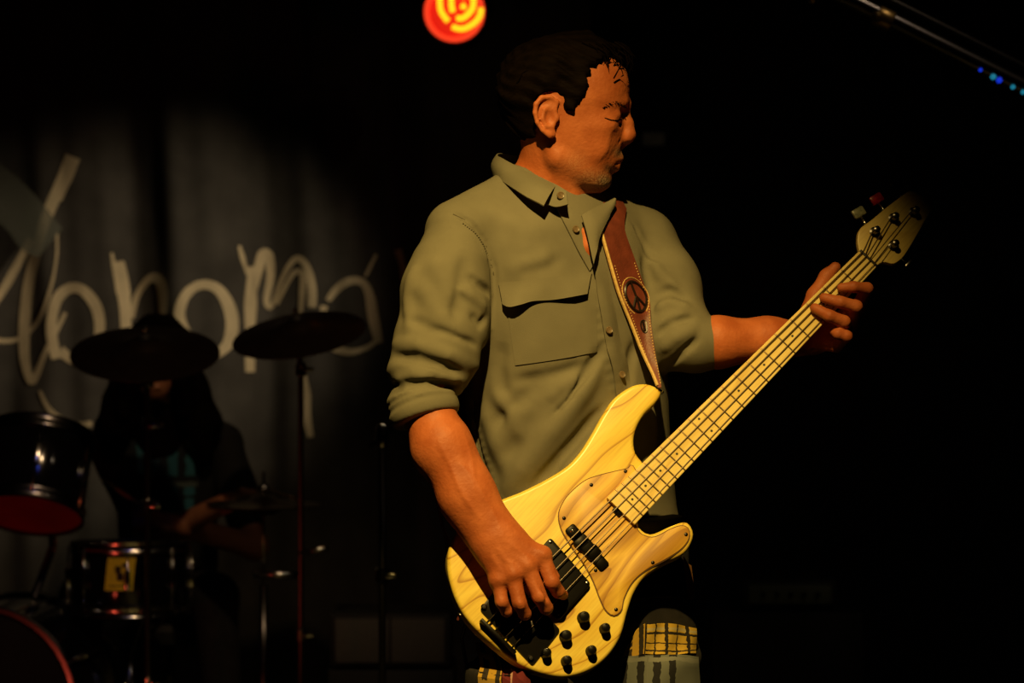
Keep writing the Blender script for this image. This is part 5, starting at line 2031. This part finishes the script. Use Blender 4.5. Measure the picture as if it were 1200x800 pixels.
for s in (1, -1):
    dh.chain([hd + [0.075 * s, 0.02, 0.02], hd + [0.105 * s, 0.02, -0.09], hd + [0.135 * s, 0.03, -0.20], hd + [0.15 * s, 0.04, -0.30]], [0.04, 0.05, 0.055, 0.03], k=0.04)
    dh.chain([hd + [0.055 * s, -0.055, 0.06], hd + [0.080 * s, -0.055, -0.05], hd + [0.095 * s, -0.045, -0.16]], [0.03, 0.028, 0.02], k=0.03)
dh.cap(hd + [0, 0.09, 0.0], hd + [0, 0.13, -0.26], 0.08, 0.09, k=0.04)
dh.ell(hd + [0, -0.10, -0.06], (0.044, 0.07, 0.085), k=0.02, op='s')
dh.field(lambda p: 0.006 * np.sin(75 * p[:, 0] + 4 * np.sin(11 * p[:, 2])) * np.sin(40 * p[:, 1] + 5 * p[:, 2]))
V, F = dh.mesh((hd[0] - 0.3, hd[1] - 0.25, hd[2] - 0.45), (hd[0] + 0.3, hd[1] + 0.3, hd[2] + 0.22), 0.0075)
mesh_obj('hair', V, F, M['hair'], dr)
dt = SDF()
dt.ell((DX, 7.78, 0.54), (0.18, 0.15, 0.11), k=0.03)
for s in (1, -1):
    kn_ = np.array([DX + 0.20 * s, 7.38, 0.56])
    an_ = np.array([DX + 0.24 * s, 7.36, 0.10])
    dt.chain([np.array([DX + 0.09 * s, 7.74, 0.54]), kn_, an_], [0.09, 0.07, 0.05], k=0.03)
V, F = dt.mesh((DX - 0.4, 7.2, 0.03), (DX + 0.4, 8.0, 0.72), 0.012)
mesh_obj('trousers', V, F, M['denim'], dr)
for s in (1, -1):
    sh = SDF()
    ft = np.array([DX + 0.24 * s, 7.34, 0])
    sh.cap(ft + [0, 0.05, 0.05], ft + [0, -0.13, 0.038], 0.042, 0.034, k=0.02)
    V, F = sh.mesh(ft - 0.2, ft + np.array([0.2, 0.2, 0.15]), 0.012)
    V[:, 2] = np.maximum(V[:, 2], 0.0)
    mesh_obj('shoe', V, F, M['shoe'], dr)
# sticks in his hands
o = MB().tube([D(120, 561, 7.26), D(145, 578, 7.29), D(178, 600, 7.33)], [0.0035, 0.007, 0.0072], 8).build('drumstick', M['stick'], None)
tag(o, 'wooden drumstick slanting down beside the blue shirt print', 'drumstick')
o = MB().tube([dwr_r + [0.03, -0.055, 0.02], D(318, 576, 7.22), D(352, 586, 7.16)], [0.0072, 0.007, 0.0035], 8).build('drumstick', M['stick'], None)
tag(o, 'wooden drumstick held over the hi-hat', 'drumstick')
# stool
stl = thing('drum_stool', 'round black stool under the seated drummer', 'stool', (DX, 7.82, 0.0))
part(MB().lathe([(0.14, -0.05), (0.16, -0.04), (0.165, 0.0), (0.15, 0.02), (0.001, 0.022)], (DX, 7.82, 0.42), (0, 0, 1), 32), 'seat', M['tolex'], stl)
part(MB().tube([(DX, 7.82, 0.10), (DX, 7.82, 0.40)], 0.014, 10), 'pole', M['dark_chrome'], stl)
for i in range(3):
    a = 2 * math.pi * i / 3 + 1.2
    part(MB().tube([(DX, 7.82, 0.24), (DX + 0.24 * math.cos(a), 7.82 + 0.24 * math.sin(a), 0.012)], 0.009, 8), 'leg', M['dark_chrome'], stl)

# ------------------------------------------------------------------ other gear on the stage
mp_ = P(448, 510, 6.1)
ms = pole('microphone_stand', 'slim black microphone stand between the cymbals and the bassist', [np.array([mp_[0], 6.1, 0.02]), np.array([mp_[0], 6.1, mp_[2] + 0.02])], 0.0095, M['black_metal'], 'microphone stand', collars=(0.75,))
part(MB().lathe([(0.012, -0.03), (0.016, -0.02), (0.016, 0.02), (0.010, 0.03)], mp_, (0, 0, 1), 12), 'clutch', M['chrome'], ms)
part(MB().tube([mp_ + [-0.03, 0, -0.03], mp_ + [0.18, 0.1, 0.16]], 0.007, 8), 'boom', M['black_metal'], ms)
part(MB().lathe([(0.011, 0), (0.013, 0.10), (0.022, 0.12), (0.025, 0.145), (0.018, 0.165), (0.002, 0.17)], mp_ + [0.18, 0.1, 0.16], (0.7, 0.3, 0.6), 16), 'microphone', M['black_metal'], ms)


def amp(name, label, x0, x1, Y, z0, z1, dep, face_m, split=1, cat='amplifier', knobs=0):
    root = thing(name, label, cat, ((x0 + x1) / 2, Y + dep / 2, z0))
    w, h = x1 - x0, z1 - z0
    part(MB().box(((x0 + x1) / 2, Y + dep / 2, (z0 + z1) / 2), (w, dep, h), None, 0.008), 'cabinet', M['tolex'], root)
    pw = (w - 0.03) / split
    for i in range(split):
        part(MB().box((x0 + 0.015 + pw * (i + 0.5), Y - 0.003, (z0 + z1) / 2), (pw - 0.008, 0.012, h - 0.03), None, 0.003), 'front_panel', face_m, root)
    for i in range(knobs):
        part(MB().lathe([(0.008, 0), (0.007, 0.014), (0.001, 0.015)], (x0 + w * (i + 1.5) / (knobs + 2), Y - 0.009, (z0 + z1) / 2), (0, -1, 0), 12), 'knob', M['black_plastic'], root)
    for s in (-1, 1):
        part(MB().box(((x0 + x1) / 2 + s * (w / 2 - 0.03), Y + dep / 2, z1 + 0.004), (0.03, 0.05, 0.008), None, 0.002), 'corner_guard', M['black_metal'], root)
    return root


def X(px, Y):
    return P(px, 0, Y)[0]


zz1 = zpy(785, 7.6)
amp('road_case', 'black road case on the floor under the grey-fronted cabinet', X(384, 7.6), X(532, 7.6), 7.6, 0.0, zz1, 0.34, M['tolex'], 1, 'case')
amp('speaker_cabinet', 'low cabinet with two pale grey front panels on the black case', X(386, 7.6), X(528, 7.6), 7.6, zz1 + 0.009, zpy(719, 7.6), 0.30, M['grey_grille'], 2, 'speaker')
amp('speaker_cabinet', 'large dark bass cabinet on the floor carrying the amplifier head', X(835, 7.4), X(1012, 7.4), 7.4, 0.0, zpy(718, 7.4), 0.42, M['tolex'], 1, 'speaker')
amp('amplifier_head', 'small amplifier head with grey-green panel on the dark bass cabinet', X(872, 7.4), X(984, 7.4), 7.45, zpy(718, 7.4) + 0.009, zpy(681, 7.4), 0.28, M['amp_panel'], 1, 'amplifier', 5)

# red stage lamp with glowing coils
LY = 7.6
lc = P(532.5, 14, LY)
lamp = thing('stage_lamp', 'round red stage lamp with glowing yellow spiral coils', 'lamp', tuple(lc))
e_red = mat('red_lamp_glass', (0.3, 0.01, 0.01), 0.4, emit=(1.0, 0.02, 0.008), estr=0.62)
e_rim = mat('red_lamp_rim', (0.4, 0.02, 0.01), 0.4, emit=(1.0, 0.05, 0.014), estr=1.0)
e_yel = mat('yellow_glowing_coil', (0.8, 0.6, 0.1), 0.4, emit=(1.0, 0.62, 0.012), estr=1.25)
Rl = 35.0 / FPX * LY
part(MB().lathe([(Rl * 1.02, 0.03), (Rl * 1.08, 0.0), (Rl * 1.12, 0.02), (Rl * 1.1, 0.16), (Rl * 0.8, 0.24), (0.001, 0.25)], lc, (0, 1, 0), 36), 'housing', M['black_metal'], lamp)
part(MB().lathe([(Rl * 0.95, 0.02), (Rl * 0.95, 0.012), (0.001, 0.010)], lc, (0, 1, 0), 36), 'reflector', e_red, lamp)
part(MB().tube([lc + np.array([Rl * 0.93 * math.cos(a), -0.002, Rl * 0.93 * math.sin(a)]) for a in np.linspace(0, 2 * math.pi, 49)], 0.0085, 8), 'glass_rim', e_rim, lamp)
for pts in ([(530, 32), (541.7, 34.6), (554, 29), (562, 20), (564, 10)], [(516, -8), (515.5, 4), (517.5, 15), (525, 25.5)], [(535, 21.7), (543, 21.5), (552.5, 12.5), (555, 2.5), (552, -8)], [(529, -4), (529, 5), (530.5, 14.5)],
            [(541, 6), (543, 8), (543, 11)], [(522, -15), (534, -18), (546, -14)], [(534, -6), (540, -8), (545, -3)]):
    q = spline(np.array([P(a, b, LY) - np.array([0, 0.012, 0]) for a, b in pts]), 16)
    part(MB().tube(list(q), 0.0088, 8), 'glowing_coil', e_yel, lamp)
yk = part(MB().tube([lc + [-Rl * 1.15, 0.08, 0], lc + [-Rl * 1.15, 0.08, 0.16], lc + [Rl * 1.15, 0.08, 0.16], lc + [Rl * 1.15, 0.08, 0]], 0.008, 8), 'yoke', M['black_metal'], lamp)
part(MB().tube([lc + [0, 0.08, 0.16], (lc[0], lc[1] + 0.08, 3.6)], 0.014, 10), 'hanging_pole', M['black_metal'], lamp)

# sloping lighting pipe with its clamp and glowing beads standing in for blue reflections
PY = 5.6
rt_ = [P(905, -45, PY), P(1040, 22, PY), P(1260, 132, PY)]
pipe = thing('lighting_pipe', 'sloping dark metal pipe with tiny blue lights and brass clamp under the ceiling', 'pipe', tuple(P(1040, 22, PY)))
part(MB().tube(rt_, 0.021, 14), 'tube', M['dark_chrome'], pipe)
part(MB().tube([q + np.array([0.0, 0.05, 0.055]) for q in rt_], 0.012, 12), 'tube', M['black_metal'], pipe)
brass = mat('brass_clamp', (0.5, 0.33, 0.12), 0.35, 0.9)
cd_ = (rt_[1] - rt_[0]) / np.linalg.norm(rt_[1] - rt_[0])
part(MB().lathe([(0.024, -0.02), (0.026, -0.016), (0.026, 0.016), (0.024, 0.02)], P(1036, 22, PY), cd_, 16), 'clamp', brass, pipe)
part(MB().lathe([(0.010, 0), (0.012, 0.02), (0.006, 0.03)], P(1025, 20, PY) - np.array([0, 0.024, 0.0]), (0, -1, -0.3), 12), 'clamp_bolt', brass, pipe)
part(MB().tube([P(954, -30, PY), P(953, 4, PY)], 0.009, 8), 'safety_hook', brass, pipe)
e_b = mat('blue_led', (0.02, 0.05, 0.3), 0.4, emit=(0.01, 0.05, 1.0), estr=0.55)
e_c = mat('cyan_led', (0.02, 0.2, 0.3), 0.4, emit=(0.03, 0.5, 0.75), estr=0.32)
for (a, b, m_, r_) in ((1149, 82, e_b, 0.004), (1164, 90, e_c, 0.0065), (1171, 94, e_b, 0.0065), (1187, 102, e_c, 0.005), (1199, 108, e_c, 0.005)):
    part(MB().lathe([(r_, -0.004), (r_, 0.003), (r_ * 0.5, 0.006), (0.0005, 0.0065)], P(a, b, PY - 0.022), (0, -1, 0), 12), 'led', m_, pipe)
part(MB().tube([rt_[0] + [0, 0, 0.02], np.array([rt_[0][0], PY, 3.6])], 0.012, 10), 'hanger', M['black_metal'], pipe)
part(MB().tube([rt_[2] + [0, 0, 0.02], np.array([rt_[2][0], PY, 3.6])], 0.012, 10), 'hanger', M['black_metal'], pipe)

# small pale notice on the dark rear wall
o = MB().box(P(766, 163, 9.44), (0.085, 0.004, 0.05), None, 0.001).build('paper_notice', M['paper'], None)
tag(o, 'small pale paper notice pinned to the dark rear wall', 'notice')
